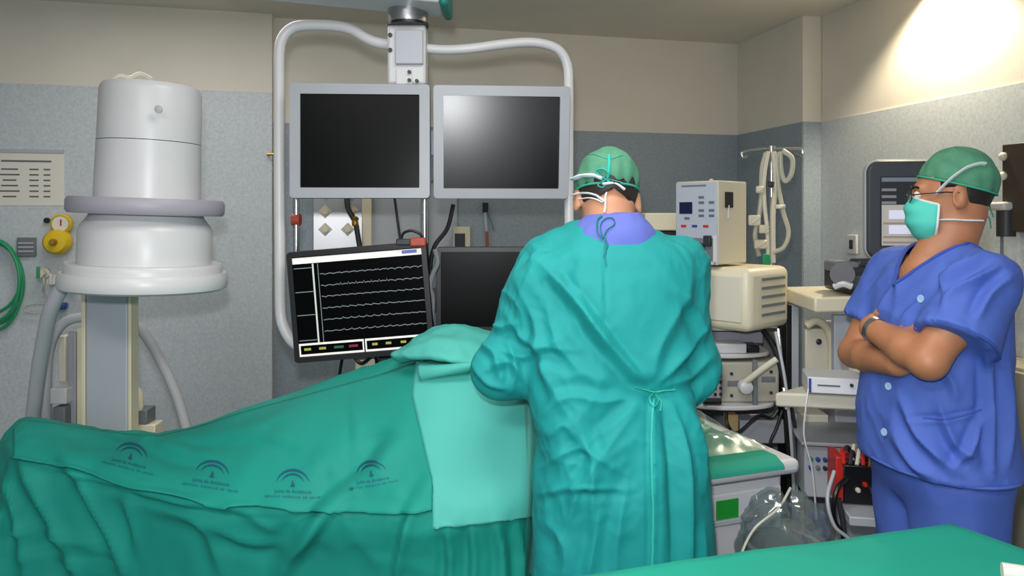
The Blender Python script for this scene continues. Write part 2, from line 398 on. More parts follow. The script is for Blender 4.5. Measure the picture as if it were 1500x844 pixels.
b = B(); b.tube(spl([(14*s,-.02,2*s),(0,-.03,8*s),(-20*s,-.03,6*s),(-24*s,-.03,-2*s),(-8*s,-.03,-6*s),(8*s,-.02,-6*s)], 6), .004, 6); part('loop', b, tubep, t)
b = B(); b.box((24*s,-.03,4*s), (15*s,.05,9*s)); part('plug', b, bluep, t, bevel=.008)

# ------------------------------------------------------------------ x-ray C-arm (image intensifier)
DX = 2.45; px = DX/F
t = thing('x_ray_machine', 'white cylindrical x-ray detector on a grey post behind the draped table', 'x-ray machine', (P(156,500,2.62).x, 2.62, 0))
ax = FR(P(213, 412, DX), 0, 0, math.radians(1.9))
def zp(v): return (412-v)*px
b = B(ax); b.lathe([(.02,zp(423)),(.236,zp(423)),(.248,zp(420)),(.252,zp(415)),(.251,zp(404)),(.245,zp(398)),(.05,zp(398))], n=56); part('lower_ring', b, white, t, local=False)
b = B(ax); b.lathe([(.05,zp(400)),(.235,zp(399)),(.236,zp(389)),(.23,zp(385)),(.05,zp(385))], n=56); part('rim', b, white, t, local=False)
b = B(ax); b.lathe([(.05,zp(386)),(.200,zp(386)),(.200,zp(338)),(.192,zp(330)),(.172,zp(318)),(.165,zp(306)),(.05,zp(306))], n=56); hh = part('lower_housing', b, white, t, local=False)
b = B(ax); b.lathe([(.05,zp(314)),(.228,zp(314)),(.235,zp(310)),(.235,zp(296)),(.228,zp(291)),(.05,zp(291))], n=56); part('collision_ring', b, ringm, t, local=False, label='lilac grey bumper ring')
b = B(ax); b.lathe([(.05,zp(295)),(.160,zp(295)),(.156,zp(210)),(.05,zp(210))], n=56); part('cylinder_lower', b, white, t, local=False)
b = B(ax); b.lathe([(.05,zp(209)),(.1555,zp(209)),(.153,zp(137)),(.150,zp(131)),(.143,zp(127)),(.02,zp(124))], n=56); cu = part('cylinder_upper', b, white, t, local=False)
b = B(ax); b.lathe([(.0,0),(.011,0),(.012,.006),(.004,.008)], Matrix.Translation(P(233,160,DX-.158)) @ Matrix.Rotation(PI/2,4,'X'), 16); part('screw_cover', b, lgrey, cu, local=False)
b = B(); b.tube(spl([P(163,118,2.45),P(175,111,2.45),P(190,114,2.47),P(205,108,2.5),P(222,116,2.5)], 5), .007, 8); part('cable_gland', b, offw, cu, local=False)
b = B(); b.prism([(P(0,0,2.62).x*0+P(151,185,2.60).x, P(151,185,2.60).z),(P(155,300,2.6).x,P(155,310,2.6).z),(P(128,350,2.6).x,P(128,350,2.6).z),(P(136,285,2.6).x,P(136,285,2.6).z)][::-1], 2.60, 2.68); part('support_arm', b, creamp, t, local=False)
b = B(); b.box(((P(156,0,2.62).x), 2.645, .66), (62*2.6/F, .05, 1.32)); b.v = [tuple(q) for q in b.v]; part('post', b, lgrey, t, local=False, bevel=.006)
for uu, wd in ((122,6),(190,5)):
    b = B(); b.box((P(uu,0,2.62).x, 2.645, .66), (wd*2.6/F, .056, 1.31)); part('post_edge', b, creamp, t, local=False, bevel=.003)
b = B(); b.box((P(160,0,2.62).x, 2.60, P(0,424,2.6).z+.03), (.12, .16, .05)); part('yoke', b, greyp, t, local=False, bevel=.01)
b = B(); b.tube(spl([P(128,398,2.42),P(100,412,2.42),P(76,450,2.44),P(62,510,2.52),P(52,580,2.60),P(46,660,2.66),P(44,900,2.70)], 8), .0235, 14); part('supply_hose', b, hosem, t, local=False)
b = B(); b.tube(spl([P(70,660,2.8),P(68,560,2.8),P(74,505,2.8),P(92,475,2.8),P(120,465,2.8),P(170,465,2.82),P(205,482,2.82),P(236,530,2.82),P(262,590,2.82),P(285,680,2.82)], 8), .0185, 12); part('loop_hose', b, hosem, t, local=False)
for (u0,u1,v0_,v1,D,m) in ((74,98,569,592,2.76,white),(78,96,596,640,2.76,midgrey),(100,112,486,640,2.8,greyp),(113,121,480,640,2.8,creamp),(86,97,492,560,2.84,offw),(192,216,600,622,2.72,midgrey),(190,228,622,650,2.72,creamp)):
    b = B(); a = P(u0,v0_,D); c = P(u1,v1,D); b.box(((a.x+c.x)/2, D+.03, (a.z+c.z)/2), (c.x-a.x, .07, a.z-c.z)); part('bracket', b, m, t, local=False, bevel=.004)
b = B(); b.lathe([(.014,0),(.019,.02),(.016,.06),(.006,.08)], FR(P(203,601,2.72)), 14); part('knob', b, creamp, t, local=False)

# ------------------------------------------------------------------ monitor boom
DM = 2.65
t = thing('monitor_boom', 'white ceiling boom with curved tubular yokes carrying the four monitors', 'boom', P(600, 318, 2.72))
p = P(648, 0, 2.55); b = B(FR((p.x, 2.60, P(0,-8,2.55).z+.02), 0, 0, math.radians(5.5))); b.box((-.38, 0, 0), (.76, .2, .12)); part('ceiling_arm', b, white, t, local=False, bevel=.01)
b = B(); b.box((p.x+.008, 2.60, P(0,-10,2.55).z+.02), (.03, .21, .15)); part('arm_bumper', b, teal_edge, t, local=False, bevel=.012)
b = B(); q = P(598,0,2.66); b.lathe([(.02,P(0,36,2.66).z),(.068,P(0,36,2.66).z),(.072,P(0,30,2.66).z),(.07,P(0,12,2.66).z),(.08,P(0,10,2.66).z),(.08,P(0,-6,2.66).z)], Matrix.Translation((q.x,2.66,0)), 32); part('swivel_joint', b, steel, t, local=False)
b = B(); b.lathe([(.02,P(0,39,2.66).z),(.072,P(0,39,2.66).z),(.072,P(0,35,2.66).z),(.02,P(0,35,2.66).z)], Matrix.Translation((q.x,2.66,0)), 28); part('joint_gasket', b, black, t, local=False)
b = B(); b.box((q.x-.003, 2.68, (P(0,38,2.66).z+P(0,125,2.66).z)/2), (.135, .09, .21)); cl = part('column', b, white, t, local=False, bevel=.01)
b = B(); b.box((q.x+.008, 2.628, (P(0,44,2.63).z+P(0,95,2.63).z)/2), (.098, .02, .12)); part('cover_plate', b, lgrey, cl, local=False, bevel=.004)
b = B(); b.box((q.x-.01, 2.63, P(0,112,2.63).z), (.055, .012, .055)); part('bracket_plate', b, white, cl, local=False, bevel=.002)
for du, dv in ((600,106),(600,118),(611,119)):
    b = B(); b.lathe([(.0065,0),(.0065,.012)], Matrix.Translation(P(du,dv,2.625)) @ Matrix.Rotation(PI/2,4,'X'), 10); part('bolt', b, dkgrey, cl, local=False)
for v in (52, 74):
    b = B(); b.lathe([(.008,0),(.008,.01)], Matrix.Translation(P(572,v,2.64)) @ Matrix.Rotation(PI/2,4,'X'), 10); part('bolt', b, dkgrey, cl, local=False)
b = B(); b.tube(spl([P(590,66,2.70),P(560,64,2.70),P(540,58,2.70),P(518,45,2.70),P(498,39,2.70),P(470,37,2.70),P(440,38,2.70),P(424,44,2.70),P(413,58,2.70),P(409,80,2.70),P(409,130,2.70),P(409,250,2.70),P(410,380,2.70),P(411,455,2.70),P(416,480,2.69),P(428,500,2.68),P(445,512,2.66)], 6), .0195, 16); part('yoke_tube', b, white, t, local=False)
b = B(); b.tube(spl([P(615,70,2.70),P(650,73,2.70),P(690,71,2.70),P(735,65,2.71),P(775,62,2.72),P(803,66,2.73),P(821,76,2.74),P(831,96,2.75),P(833,130,2.75),P(833,250,2.75),P(834,380,2.75),P(832,450,2.75),P(815,480,2.75),P(780,484,2.74)], 6), .0175, 16); part('yoke_tube', b, white, t, local=False)
for uu, v0_, v1, r, D in ((622,95,520,.016,2.76),(434,285,420,.012,2.74)):
    b = B(); b.tube([P(uu,v0_,D),P(uu,v1,D)], r, 14); part('pole', b, chrome, t, local=False)
b = B(); b.tube([P(428,322,2.74),P(440,322,2.74)], .022, 14); part('pole_clamp', b, orange, t, local=False)
b = B(); b.box((P(630,0,2.8).x,2.79,P(0,210,2.8).z), (.62,.03,.09)); part('mount_rail', b, lgrey, t, local=False)
b = B(); b.box((P(600,0,2.79).x,2.79,P(0,440,2.79).z), (.85,.03,.09)); part('mount_rail', b, dkgrey, t, local=False)

def monitor(name, label, c, w, h, dep, bez, rz, rx, ry, mf, ms, group=None, chin=0):
    t = thing(name, label, 'monitor', c, 0, group); M = FR((0,0,0), rz, rx, ry)
    b = B(M); O = rrect(w, h, .012, 3); I_ = [(x*(w-2*bez)/w, z*(h-2*bez)/h) for x, z in rrect(w, h, .004, 3)]; n = len(O)
    vs = [(x,0,z) for x,z in O]+[(x,-.004,z) for x,z in [(x*.994,z*.994) for x,z in O]]+[(x,-.004,z) for x,z in I_]+[(x,.006,z) for x,z in I_]+[(x,dep,z) for x,z in O]
    fs = []
    for a, c2 in ((0,1),(1,2),(2,3)):
        for i in range(n): fs.append((a*n+i, a*n+(i+1)%n, c2*n+(i+1)%n, c2*n+i))
    for i in range(n): fs.append((4*n+i, 4*n+(i+1)%n, (i+1)%n, i))
    fs.append(tuple(range(4*n, 5*n))[::-1]); b.add(vs, fs); part('bezel', b, mf, t, smooth=30)
    b = B(M); b.box((0,.007,0), (w-2*bez+.002,.004,h-2*bez+.002)); sc = part('screen', b, ms, t)
    b = B(M); b.box((0,dep+.012,0), (w*.5,.03,h*.5)); part('back_cover', b, mf, t, bevel=.01)
    return t, M, sc
rzm = math.radians(5)
monitor('wall_monitor', 'dark grey-framed monitor at the upper left of the boom', P(527.5,206.5,2.62), 204*2.62/F, 168*2.62/F, .055, 15.5*2.62/F, rzm*.6, 0, 0, greyp, blackgl)
monitor('wall_monitor', 'grey-framed monitor with a glare spot, upper right on the boom', P(735,209,2.66), 200*2.66/F, 165*2.66/F, .055, 15*2.66/F, math.radians(4.5), math.radians(7.2), 0, greyp, glare)
t, M, sc = monitor('vital_signs_monitor', 'tilted black monitor showing rows of heart traces, lower left on the boom', P(528,443,2.60), 206*2.6/F, 163*2.6/F, .05, 8*2.6/F, 0, 0, math.radians(-4.6), black, mat('dark_lcd', (2,3,4), .3, spec=.06))
k = 2.6/F; W, H = 190*k, 147*k
cw = mat('screen_white', (225,220,215), .5, emit=.45); ct = mat('screen_trace', (120,128,128), .5, emit=.22); cl_ = mat('screen_line_white', (190,195,190), .5, emit=.4)
cr = mat('screen_red', (120,25,50), .5, emit=.3); cg = mat('screen_green', (20,90,55), .5, emit=.3); cy = mat('screen_yellow', (150,150,60), .5, emit=.4); cbl = mat('screen_blue', (90,100,170), .5, emit=.4)
def scr(u0, u1, v0_, v1, m, name, y=.003):
    b = B(M); b.box(((u0+u1)/2*k, y, -(v0_+v1)/2*k), ((u1-u0)*k, .001, (v1-v0_)*k)); return part(name, b, m, sc)
scr(-95,95,-72,-63,cw,'title_bar'); scr(66,88,-71,-66,cbl,'clock_readout',.002)
scr(-67,-64.6,-62,54,cl_,'divider_line'); scr(-59,-58,-62,54,ct,'divider_line')
for v in (-57,-22,12,49): scr(-94,-68,v,v+1.2,ct,'tick_line')
for u0, u1 in ((-95,0),(2,95)):
    scr(u0,u1,54,57,cw,'status_frame'); scr(u0,u1,70,73,cw,'status_frame'); scr(u0,u0+2,54,73,cw,'status_frame'); scr(u1-2,u1,54,73,cw,'status_frame')
for u0, u1, m in ((-88,-74,cy),(-66,-52,cy),(-44,-26,cg),(-22,-5,cr),(12,24,cy),(32,44,cy),(54,66,cy),(74,86,cg)):
    scr(u0,u1-4,61,64.5,m,'status_readout')
for r, v in enumerate((-46,-29,-13,4,21,38)):
    n = 120; pts = []
    for i in range(n):
        u = -56+150*i/(n-1); q = (i*.11*(1+.0*r)) % 1
        e = (3.2 if .47 < q < .53 else 0)*(1 if r in (1,) else .45)-(1.2 if .54 < q < .58 else 0)+.5*math.sin(i*.7+r)
        pts.append((u, v-e))
    b = B(M); b.add([(u*k,.0028,-(v2-d)*k) for u, v2 in pts for d in (-.55,.55)], [(2*i,2*i+1,2*i+3,2*i+2) for i in range(n-1)]); part('trace', b, ct, sc, smooth=0)
monitor('wall_monitor', 'switched-off black monitor, lower right on the boom beside the surgeon', P(742,424,2.70), 206*2.7/F, 124*2.7/F, .05, 7*2.7/F, math.radians(2), 0, 0, black, mat('dark_lcd_off', (4,5,6), .3, spec=.12))
t = thing('monitor_light_clip', 'red and black clip with a cable loop on top of the heart trace monitor', 'clip', P(600,357,2.59))
b = B(); b.box((0.03,0,.006), (.055,.03,.03)); part('clip_body', b, orange, t, bevel=.005)
b = B(); b.box((-.02,0,.006), (.05,.028,.022)); part('clip_base', b, dkgrey, t, bevel=.004)
b = B(); b.tube(spl([(-.03,0,.01),(-.022,0,.035),(.005,0,.045),(.035,0,.034),(.048,0,.012)], 6), .005, 8); part('cable_loop', b, black, t)
# cables below the upper monitors
for nm, lab, pts, r, m in (
    ('power_cable', 'thin black cable hanging straight between the left-hand monitors', [P(578,290,2.7),P(582,320,2.7),P(587,358,2.64)], .005, black),
    ('power_cable', 'thick black cable curving down beside the dark lower right monitor', [P(664,300,2.72),P(655,335,2.7),P(636,362,2.68),P(630,400,2.68),P(632,470,2.68)], .008, black),
    ('signal_cable', 'grey twisted cable looped at the left edge of the dark monitor', [P(637,365,2.62),P(641,385,2.62),P(634,402,2.62),P(630,420,2.62),P(634,440,2.63),P(632,480,2.64)], .009, midgrey),
    ('power_cable', 'short black cable under the heart trace monitor', [P(503,515,2.66),P(498,545,2.68),P(492,590,2.7)], .006, black),
    ('power_cable', 'looped black cable under the heart trace monitor', [P(515,520,2.66),P(530,532,2.66),P(548,520,2.66),P(552,545,2.68),P(545,590,2.7)], .006, black)):
    b = B(); b.tube(spl(pts, 7), r, 8); solo(nm, b, m, lab, 'cable')
t = thing('connector_box', 'cream junction box under the heart trace monitor', 'box', P(537,600,2.75))
b = B(); a = P(537,545,2.75); b.box((a.x,a.y,a.z), (.075,.05,.2)); part('housing', b, creamp, t, local=False, bevel=.006)
b = B(); b.box((a.x+.07,a.y,a.z+.02), (.05,.04,.16)); part('dark_block', b, dkgrey, t, local=False, bevel=.005)

# ------------------------------------------------------------------ things on the back wall
t, s = wallthing('medical_gas_outlet', 'steel panel with diamond-shaped gas fittings on the back wall', 'panel', 496, 320, C0, E2)
b = B(); b.box((0,-.01,0), (72*s,.02,100*s)); part('panel', b, steel, t, bevel=.003)
for x, z in ((-19,10),(19,12),(-19,-16),(13,-16),(-19,36),(19,36)):
    b = B(); b.prism([(10*s,0),(0,10*s),(-10*s,0),(0,-10*s)], -.03, -.015, Matrix.Translation((x*s,0,z*s))); d = part('fitting_plate', b, offw, t, bevel=.002)
    b = B(); b.lathe([(4*s,0),(4*s,.03)], Matrix.Translation((x*s,-.03,z*s)) @ Matrix.Rotation(PI/2,4,'X'), 12); part('socket', b, creamp, d)
t, s = wallthing('trunking', 'cream vertical cable trunking beside the steel gas panel', 'trunking', 537, 300, C0, E2)
b = B(); b.box((0,-.03,-.2), (14*s,.06,.9)); part('channel', b, creamp, t, bevel=.005)
t, s = wallthing('gas_hose', 'dark gas hose with brass coupling hanging by the steel panel', 'hose', 520, 325, C0, E2, .07)
b = B(); b.tube(spl([(-12*s,0,40*s),(-10*s,-.01,20*s),(0,-.02,0),(4*s,-.02,-20*s),(10*s,-.02,-60*s)], 6), .016, 10); part('hose', b, dkgrey, t)
b = B(); b.lathe([(4*s,-6*s),(5*s,-2*s),(4*s,2*s),(5.5*s,5*s),(3*s,8*s)], Matrix.Translation((0,-.03,0)), 12); part('coupling', b, gold, t)
t, s = wallthing('wall_panel', 'pale blank wall panel behind the boom pole', 'panel', 607, 320, C0, E2)
b = B(); b.box((0,-.006,0), (126*s,.012,110*s)); part('board', b, lgrey, t, bevel=.003)
b = B(); b.box((0,-.014,54*s), (126*s,.012,4*s)); part('top_rail', b, midgrey, t)
t, s = wallthing('wall_socket', 'cream framed wall socket above the dark lower monitor', 'socket', 676, 350, C0, E2, .012)
b = B(); b.box((0,-.008,0), (25*s,.016,36*s)); part('frame', b, creamp, t, bevel=.004)
b = B(); b.box((-3*s,-.018,-5*s), (15*s,.006,26*s)); part('opening', b, dkgrey, t)
t, s = wallthing('wall_probe', 'slim probe with a black head and red tip hanging on the back wall', 'probe', 711, 325, C0, E2, .02)
b = B(); b.tube([(0,0,28*s),(0,0,14*s)], .017, 12); part('head', b, black, t)
b = B(); b.tube([(0,0,14*s),(1*s,0,-6*s),(2*s,0,-14*s)], .011, 12); part('shaft', b, lgrey, t)
b = B(); b.tube([(2*s,0,-14*s),(3*s,0,-40*s)], .009, 12); part('tip', b, orange, t)
b = B(); b.tube(spl([(2*s,0,14*s),(8*s,0,2*s),(13*s,0,-14*s)], 6), .004, 6); part('wire', b, midgrey, t)
b = B(); a = onwall(393,227,L0,E2,.0); b.tube([a, a+E2*.05, a+E2*.055+E1*.05], .008, 8); solo('wall_hook', b, gold, 'small brass hook at the edge of the left wall', 'hook')
t, s = wallthing('wall_switch', 'white switch plate on the right wall beside the grey computer monitor', 'switch', 1251, 358, C2, -E1, .007, TH-PI/2)
b = B(); b.box((0,-.008,0), (.075,.016,.105)); part('plate', b, white, t, bevel=.004)
b = B(); b.box((0,-.018,0), (.026,.008,.05)); part('rocker', b, dkgrey, t, bevel=.002)

# ------------------------------------------------------------------ people
skin = mat('skin', (196,140,108), .5, var=.05, vscale=25, bump=.05, bscale=180)
skin2 = mat('tanned_skin', (178,118,84), .5, var=.06, vscale=25, bump=.05, bscale=180)
hair = mat('dark_brown_hair', (34,25,20), .6, bump=.5, bscale=180, bdist=.003)
gownm = mat('teal_gown_cotton', (6,142,142), .75, var=.06, vscale=5, bump=.35, bscale=9, bdist=.010, detail=4, distort=.8, ridged=1)
capm = mat('sheer_green_cap', (92,160,128), .75, var=.12, vscale=35, alpha=.66, bump=.2, bscale=60)
capedge = mat('green_cap_band', (60,165,138), .7)
maskm = mat('aqua_surgical_mask', (84,202,186), .75, bump=.15, bscale=60)
maskw = mat('white_strap', (222,226,226), .7)
scrubm = mat('blue_scrub_cotton', (76,104,192), .75, var=.05, vscale=6, bump=.4, bscale=7, bdist=.008, detail=4, distort=.6, ridged=1)
scrub2 = mat('lilac_blue_scrub', (96,108,192), .75, bump=.5, bscale=12, bdist=.008, ridged=1)
glovem = mat('latex_glove', (215,210,195), .5)
tealtie = mat('teal_tie', (40,172,158), .7)
shoem = mat('white_clog', (210,210,205), .4)
dkglass = mat('dark_spectacle_frame', (30,24,22), .3)
lens = clear_plastic('spectacle_lens', (240,245,245), .05, .02)

def bvh_of(v, f): return BVHTree.FromPolygons([Vector(q) for q in v], [tuple(int(i) for i in q) for q in f])
def onmesh(bv, u, v, off=.002):
    d = (P(u, v, 1)-Vector((0,0,CH))).normalized(); best = None
    for bb in (bv if isinstance(bv, list) else [bv]):
        h = bb.ray_cast(Vector((0,0,CH)), d)
        if h[0] is not None and (best is None or h[3] < best[3]): best = h
    if best is None: return None
    n = best[1] if best[1].dot(d) < 0 else -best[1]
    return best[0]+n*off
def ribbon_on(b, bv, pts, wd, off=.004, n=6, fallD=None):
    """flat cloth strap lying on a surface along picture points"""
    c = [onmesh(bv, q.x, q.y, off) or (P(q.x, q.y, fallD) if fallD else None) for q in spl([(x, y, 0) for x, y in pts], n)]
    c = [q for q in c if q is not None]
    if len(c) > 1: b.tube(c, wd/2, 8, flat=.45)
    return b
def head_prims(S, M, sc=1.0, k=.02):
    R = np.array(M.to_3x3().normalized()); T = lambda p: np.array(M @ Vector(np.array(p)*sc)); r = lambda *q: np.array(q)*sc
    S.el(T((0,.015,.035)), r(.076,.094,.085), R, .01)
    S.el(T((0,-.028,-.03)), r(.061,.066,.092), R, .04)
    S.el(T((0,-.052,-.098)), r(.034,.036,.026), R, .03)
    S.rc(T((-.034,-.083,.022)), T((.034,-.083,.022)), .013*sc, .013*sc, .02)
    for s in (-1, 1):
        S.el(T((s*.033,-.103,.004)), r(.018,.016,.012), R, .012, sub=True)
        S.el(T((s*.034,-.082,-.03)), r(.022,.018,.022), R, .02)
        E = R @ np.array(Matrix.Rotation(s*.35, 3, 'Z') @ Matrix.Rotation(-.15, 3, 'X'))
        S.el(T((s*.079,.010,-.008)), r(.009,.021,.034), E, .006)
        S.el(T((s*.088,.006,-.006)), r(.006,.011,.020), E, .005, sub=True)
    S.chain([T((0,-.092,.008)), T((0,-.108,-.022)), T((0,-.112,-.036))], [.007*sc,.009*sc,.010*sc], .014)
    for s in (-1, 1): S.el(T((s*.013,-.1,-.038)), r(.007,.009,.006), R, .008)
    S.rc(T((-.018,-.088,-.066)), T((.018,-.088,-.066)), .008*sc, .008*sc, .008)
def epatch(c, r, az0, az1, elo, ehi, na, ne, f=None):
    """piece of an ellipsoid in the head frame; az 0 = face side; elo/ehi may depend on az"""
    rows = []
    for i in range(ne+1):
        row = []
        for j in range(na+1):
            a = az0+(az1-az0)*j/na; lo = elo(a) if callable(elo) else elo; hi = ehi(a) if callable(ehi) else ehi
            e = lo+(hi-lo)*i/ne; q = f(a, e, i/ne) if f else 0
            row.append((c[0]+(r[0]+q)*math.sin(a)*math.cos(e), c[1]-(r[1]+q)*math.cos(a)*math.cos(e), c[2]+(r[2]+q)*math.sin(e)))
        rows.append(row)
    return rows
def hand_prims(S, w, fwd, nrm, thumb, curl=.5, sc=1.0, k=.008):
    """palm with four fingers and a thumb; nrm = back of the hand, thumb = side the thumb leaves"""
    w = Vector(w); f = Vector(fwd).normalized(); n = (Vector(nrm)-f*Vector(nrm).dot(f)).normalized(); s = Vector(thumb); s = (s-f*s.dot(f)-n*s.dot(n)).normalized()
    for o in (-.026,-.009,.009,.026):
        S.rc(w+s*o*.6*sc, w+f*.088*sc+s*o*sc, .017*sc, .0135*sc, .02)
    for o, L in ((.027,.070),(.009,.079),(-.009,.073),(-.026,.057)):
        p = w+f*.088*sc+s*o*sc; d = f.copy(); pts = [p]; rs = [.0095*sc]
        for kf, rr in ((.45,.0088),(.30,.0082),(.25,.0070)):
            d = (Matrix.Rotation(-curl*.8, 3, n.cross(f)*-1) @ d).normalized() if False else (d*math.cos(curl*.75)-n*math.sin(curl*.75)).normalized()
            n2 = n; p = p+d*L*kf*sc*1.05; pts.append(p); rs.append(rr*sc)
        S.chain(pts, rs, .004)
    p = w+f*.03*sc+s*.028*sc; S.chain([w+f*.015*sc+s*.012*sc, p, p+(f*.6+s*.6-n*.35).normalized()*.04*sc, p+(f*.6+s*.6-n*.35).normalized()*.04*sc+(f*.85+s*.2-n*.45).normalized()*.03*sc], [.016*sc,.013*sc,.010*sc,.0085*sc], .01)

# ---------- surgeon seen from behind
SG = Vector((.27, 1.92, 0))
surgeon = thing('person', 'person in a teal surgical gown and green cap, seen from behind, leaning over the patient', 'person', SG)
HM = Matrix.Translation(P(889, 294, 2.07)) @ Matrix.Rotation(PI+.06, 4, 'Z') @ Matrix.Rotation(math.radians(34), 4, 'X') @ Matrix.Rotation(math.radians(-3), 4, 'Y')
HS = 1.08
S = SDF((-.25,1.70,.05), (.75,2.75,1.85), .0055)
head_prims(S, HM, HS)
nb = Vector((.262, 1.99, 1.47)); S.rc(HM @ Vector((0,.03,-.05)), nb, .062, .070, .03)
S.loft([(.86,.27,1.92,.15,.10),(1.1,.26,1.93,.15,.10),(1.35,.25,1.96,.17,.10),(1.45,.255,1.98,.12,.08)], .03)
Lsh, Lel, Lwr = P(790,405,2.0), P(734,542,1.95), P(800,555,2.2)
Rsh, Rel, Rwr = P(1000,405,2.0), P(1008,538,1.97), P(950,560,2.24)
for sh, e, wr, sx in ((Lsh,Lel,Lwr,1),(Rsh,Rel,Rwr,-1)):
    S.chain([sh, e, wr], [.05,.042,.03], .03)
    hand_prims(S, wr, (.45*sx, .8, -.25), (0,.25,1), (sx*.9,-.3,0) , .6)
for s in (-1, 1): S.chain([(.28+s*.09,1.93,.9),(.28+s*.10,1.92,.48),(.28+s*.10,1.94,.1)], [.09,.065,.045], .03); S.rc((.28+s*.10,1.92,.06),(.28+s*.11,2.08,.05),.045,.04,.03)
bv_, bf_ = S.mesh(2); head_bvh = bvh_of(bv_, bf_)
part('body', (bv_, bf_), skin, surgeon, local=False, smooth=180)
# gown
S = SDF((-.30,1.60,.25), (.78,2.40,1.66), .0055)
S.loft([(.30,.292,1.90,.245,.175),(.662,.289,1.90,.231,.17),(.809,.282,1.90,.222,.165),(.931,.277,1.90,.210,.16),(1.018,.27,1.905,.200,.152),(1.123,.247,1.915,.205,.147),(1.227,.243,1.93,.212,.15),(1.35,.243,1.95,.222,.15),(1.437,.246,1.965,.222,.142),(1.498,.255,1.98,.172,.128),(1.530,.256,1.99,.125,.112),(1.556,.254,2.0,.10,.095)], .02)
S.chain([Lsh+Vector((.03,0,0)), Lel, Lwr], [.085,.064,.042], .05)
S.chain([Rsh-Vector((.03,0,0)), Rel, Rwr], [.086,.072,.042], .05)
S.rc(Lel, P(739,570,2.0), .062, .012, .03); S.rc(P(820,372,2.0), P(866,352,2.02), .06, .05, .04); S.rc(P(985,385,2.0), P(940,372,2.02), .065, .045, .04)
gv, gf = S.mesh(4); N = vnorm(gv, gf)
G = [([(790,385),(835,430),(880,490),(925,540),(955,568)], .022, 11), ([(812,385),(860,440),(910,505),(950,560)], -.010, 8), ([(887,352),(886,420),(885,490)], -.004, 3),
     ([(760,410),(785,470),(800,540),(835,610)], .015, 9), ([(742,455),(775,500),(845,515)], .013, 8), ([(715,505),(765,522),(815,500)], .011, 7), ([(705,545),(745,530),(770,560)], .014, 7), ([(700,500),(725,520),(735,560)], .014, 7), ([(712,470),(735,480),(765,470)], .012, 6), ([(690,530),(715,560),(745,570)], .012, 6), ([(745,500),(755,535),(750,572)], .012, 6),
     ([(735,420),(765,450),(770,500)], .010, 8), ([(800,440),(815,500),(850,545)], .010, 8), ([(845,400),(860,460),(900,520)], .008, 9),
     ([(960,572),(1000,520),(1038,470)], .018, 10), ([(965,574),(1010,550),(1045,520)], .014, 8), ([(955,565),(965,510),(1000,440),(1010,400)], .010, 11), ([(985,420),(1020,460),(1035,520)], .010, 8),
     ([(950,574),(890,588),(835,580),(795,610)], .011, 9), ([(945,578),(900,620),(860,650)], .010, 9), ([(957,582),(954,660),(957,760),(956,860)], .010, 4), ([(985,585),(1000,660),(1010,760),(1015,860)], .018, 10),
     ([(972,580),(978,660),(985,760),(984,860)], -.012, 9), ([(995,580),(1018,640),(1032,720)], .012, 8), ([(940,590),(885,660),(850,720),(815,820)], .013, 11), ([(795,690),(850,655),(905,690)], .011, 7), ([(790,725),(850,712),(920,718)], .010, 6),
     ([(845,610),(870,680),(866,770)], .012, 9), ([(805,640),(830,620),(850,650)], .009, 7), ([(800,760),(830,800),(825,860)], .012, 10), ([(880,740),(870,800),(860,860)], .012, 9), ([(920,700),(905,780),(900,860)], .010, 9), ([(1030,760),(1035,860)], .008, 8)]
disp = creases(gv, N, G); u_, w_ = projv(gv)
disp += -.022*np.exp(-(((u_-958)/26)**2+((w_-573)/18)**2))*(N[:,1] < 0)
msk = np.clip(.55+1.6*fnoise(gv, (3.2,3.2,3.2), 9), .08, 1.0)
disp += msk*(.013*fnoise(gv, (7,7,5.5), 1, True)+.0065*fnoise(gv, (15,15,12), 2, True)+.0025*fnoise(gv, (34,34,26), 7, True))+.006*fnoise(gv, (3,3,5), 3)
gv = gv+N*disp[:,None]; gown_bvh = bvh_of(gv, gf)
gown = part('gown', (gv, gf), gownm, surgeon, local=False, smooth=180)
b = B(); ribbon_on(b, gown_bvh, [(930,566),(945,571),(958,573),(972,570),(988,570)], .010); ribbon_on(b, gown_bvh, [(956,573),(950,585),(957,597),(963,588),(958,575)], .008); ribbon_on(b, gown_bvh, [(960,575),(967,590),(965,603)], .007)
part('waist_tie', b, tealtie, gown, local=False)
b = B(); ribbon_on(b, gown_bvh, [(887,352),(885,370),(888,390)], .003)
part('neck_tie', b, mat('dark_teal_tie', (10,118,116), .8), gown, local=False)
b = B(); ribbon_on(b, gown_bvh, [(957,584),(955,650),(957,740),(956,838)], .005, .002); part('back_overlap_seam', b, tealtie, gown, local=False)
b = B(); ribbon_on(b, gown_bvh, [(886,440),(885,470),(884,500)], .003, .001); part('center_seam', b, tealtie, gown, local=False)
# blue scrub top showing at the neck
S = SDF((-.05,1.75,1.30), (.60,2.25,1.68), .0055)
S.loft([(1.34,.262,1.955,.17,.11),(1.44,.262,1.955,.15,.105),(1.50,.262,1.97,.12,.110),(1.553,.268,1.985,.098,.108),(1.588,.268,2.005,.070,.092)], .01, 2.1)
sv, sf = S.mesh(3); N = vnorm(sv, sf); sv = sv+N*(.005*fnoise(sv, (14,14,10), 5, True))[:,None]; scr_bvh = bvh_of(sv, sf)
st = part('scrub_top', (sv, sf), scrub2, surgeon, local=False, smooth=180, label='lilac blue scrub collar')
b = B(); ribbon_on(b, [scr_bvh, gown_bvh], [(884,350),(880,332),(888,322),(898,322),(900,330),(890,338),(884,350)], .005); ribbon_on(b, [scr_bvh, gown_bvh], [(884,350),(876,340),(876,325),(882,318)], .007); ribbon_on(b, [scr_bvh, gown_bvh], [(886,346),(890,360),(884,376)], .005)
part('collar_tie', b, mat('dark_teal_tie', (14,110,108), .8), st, local=False)
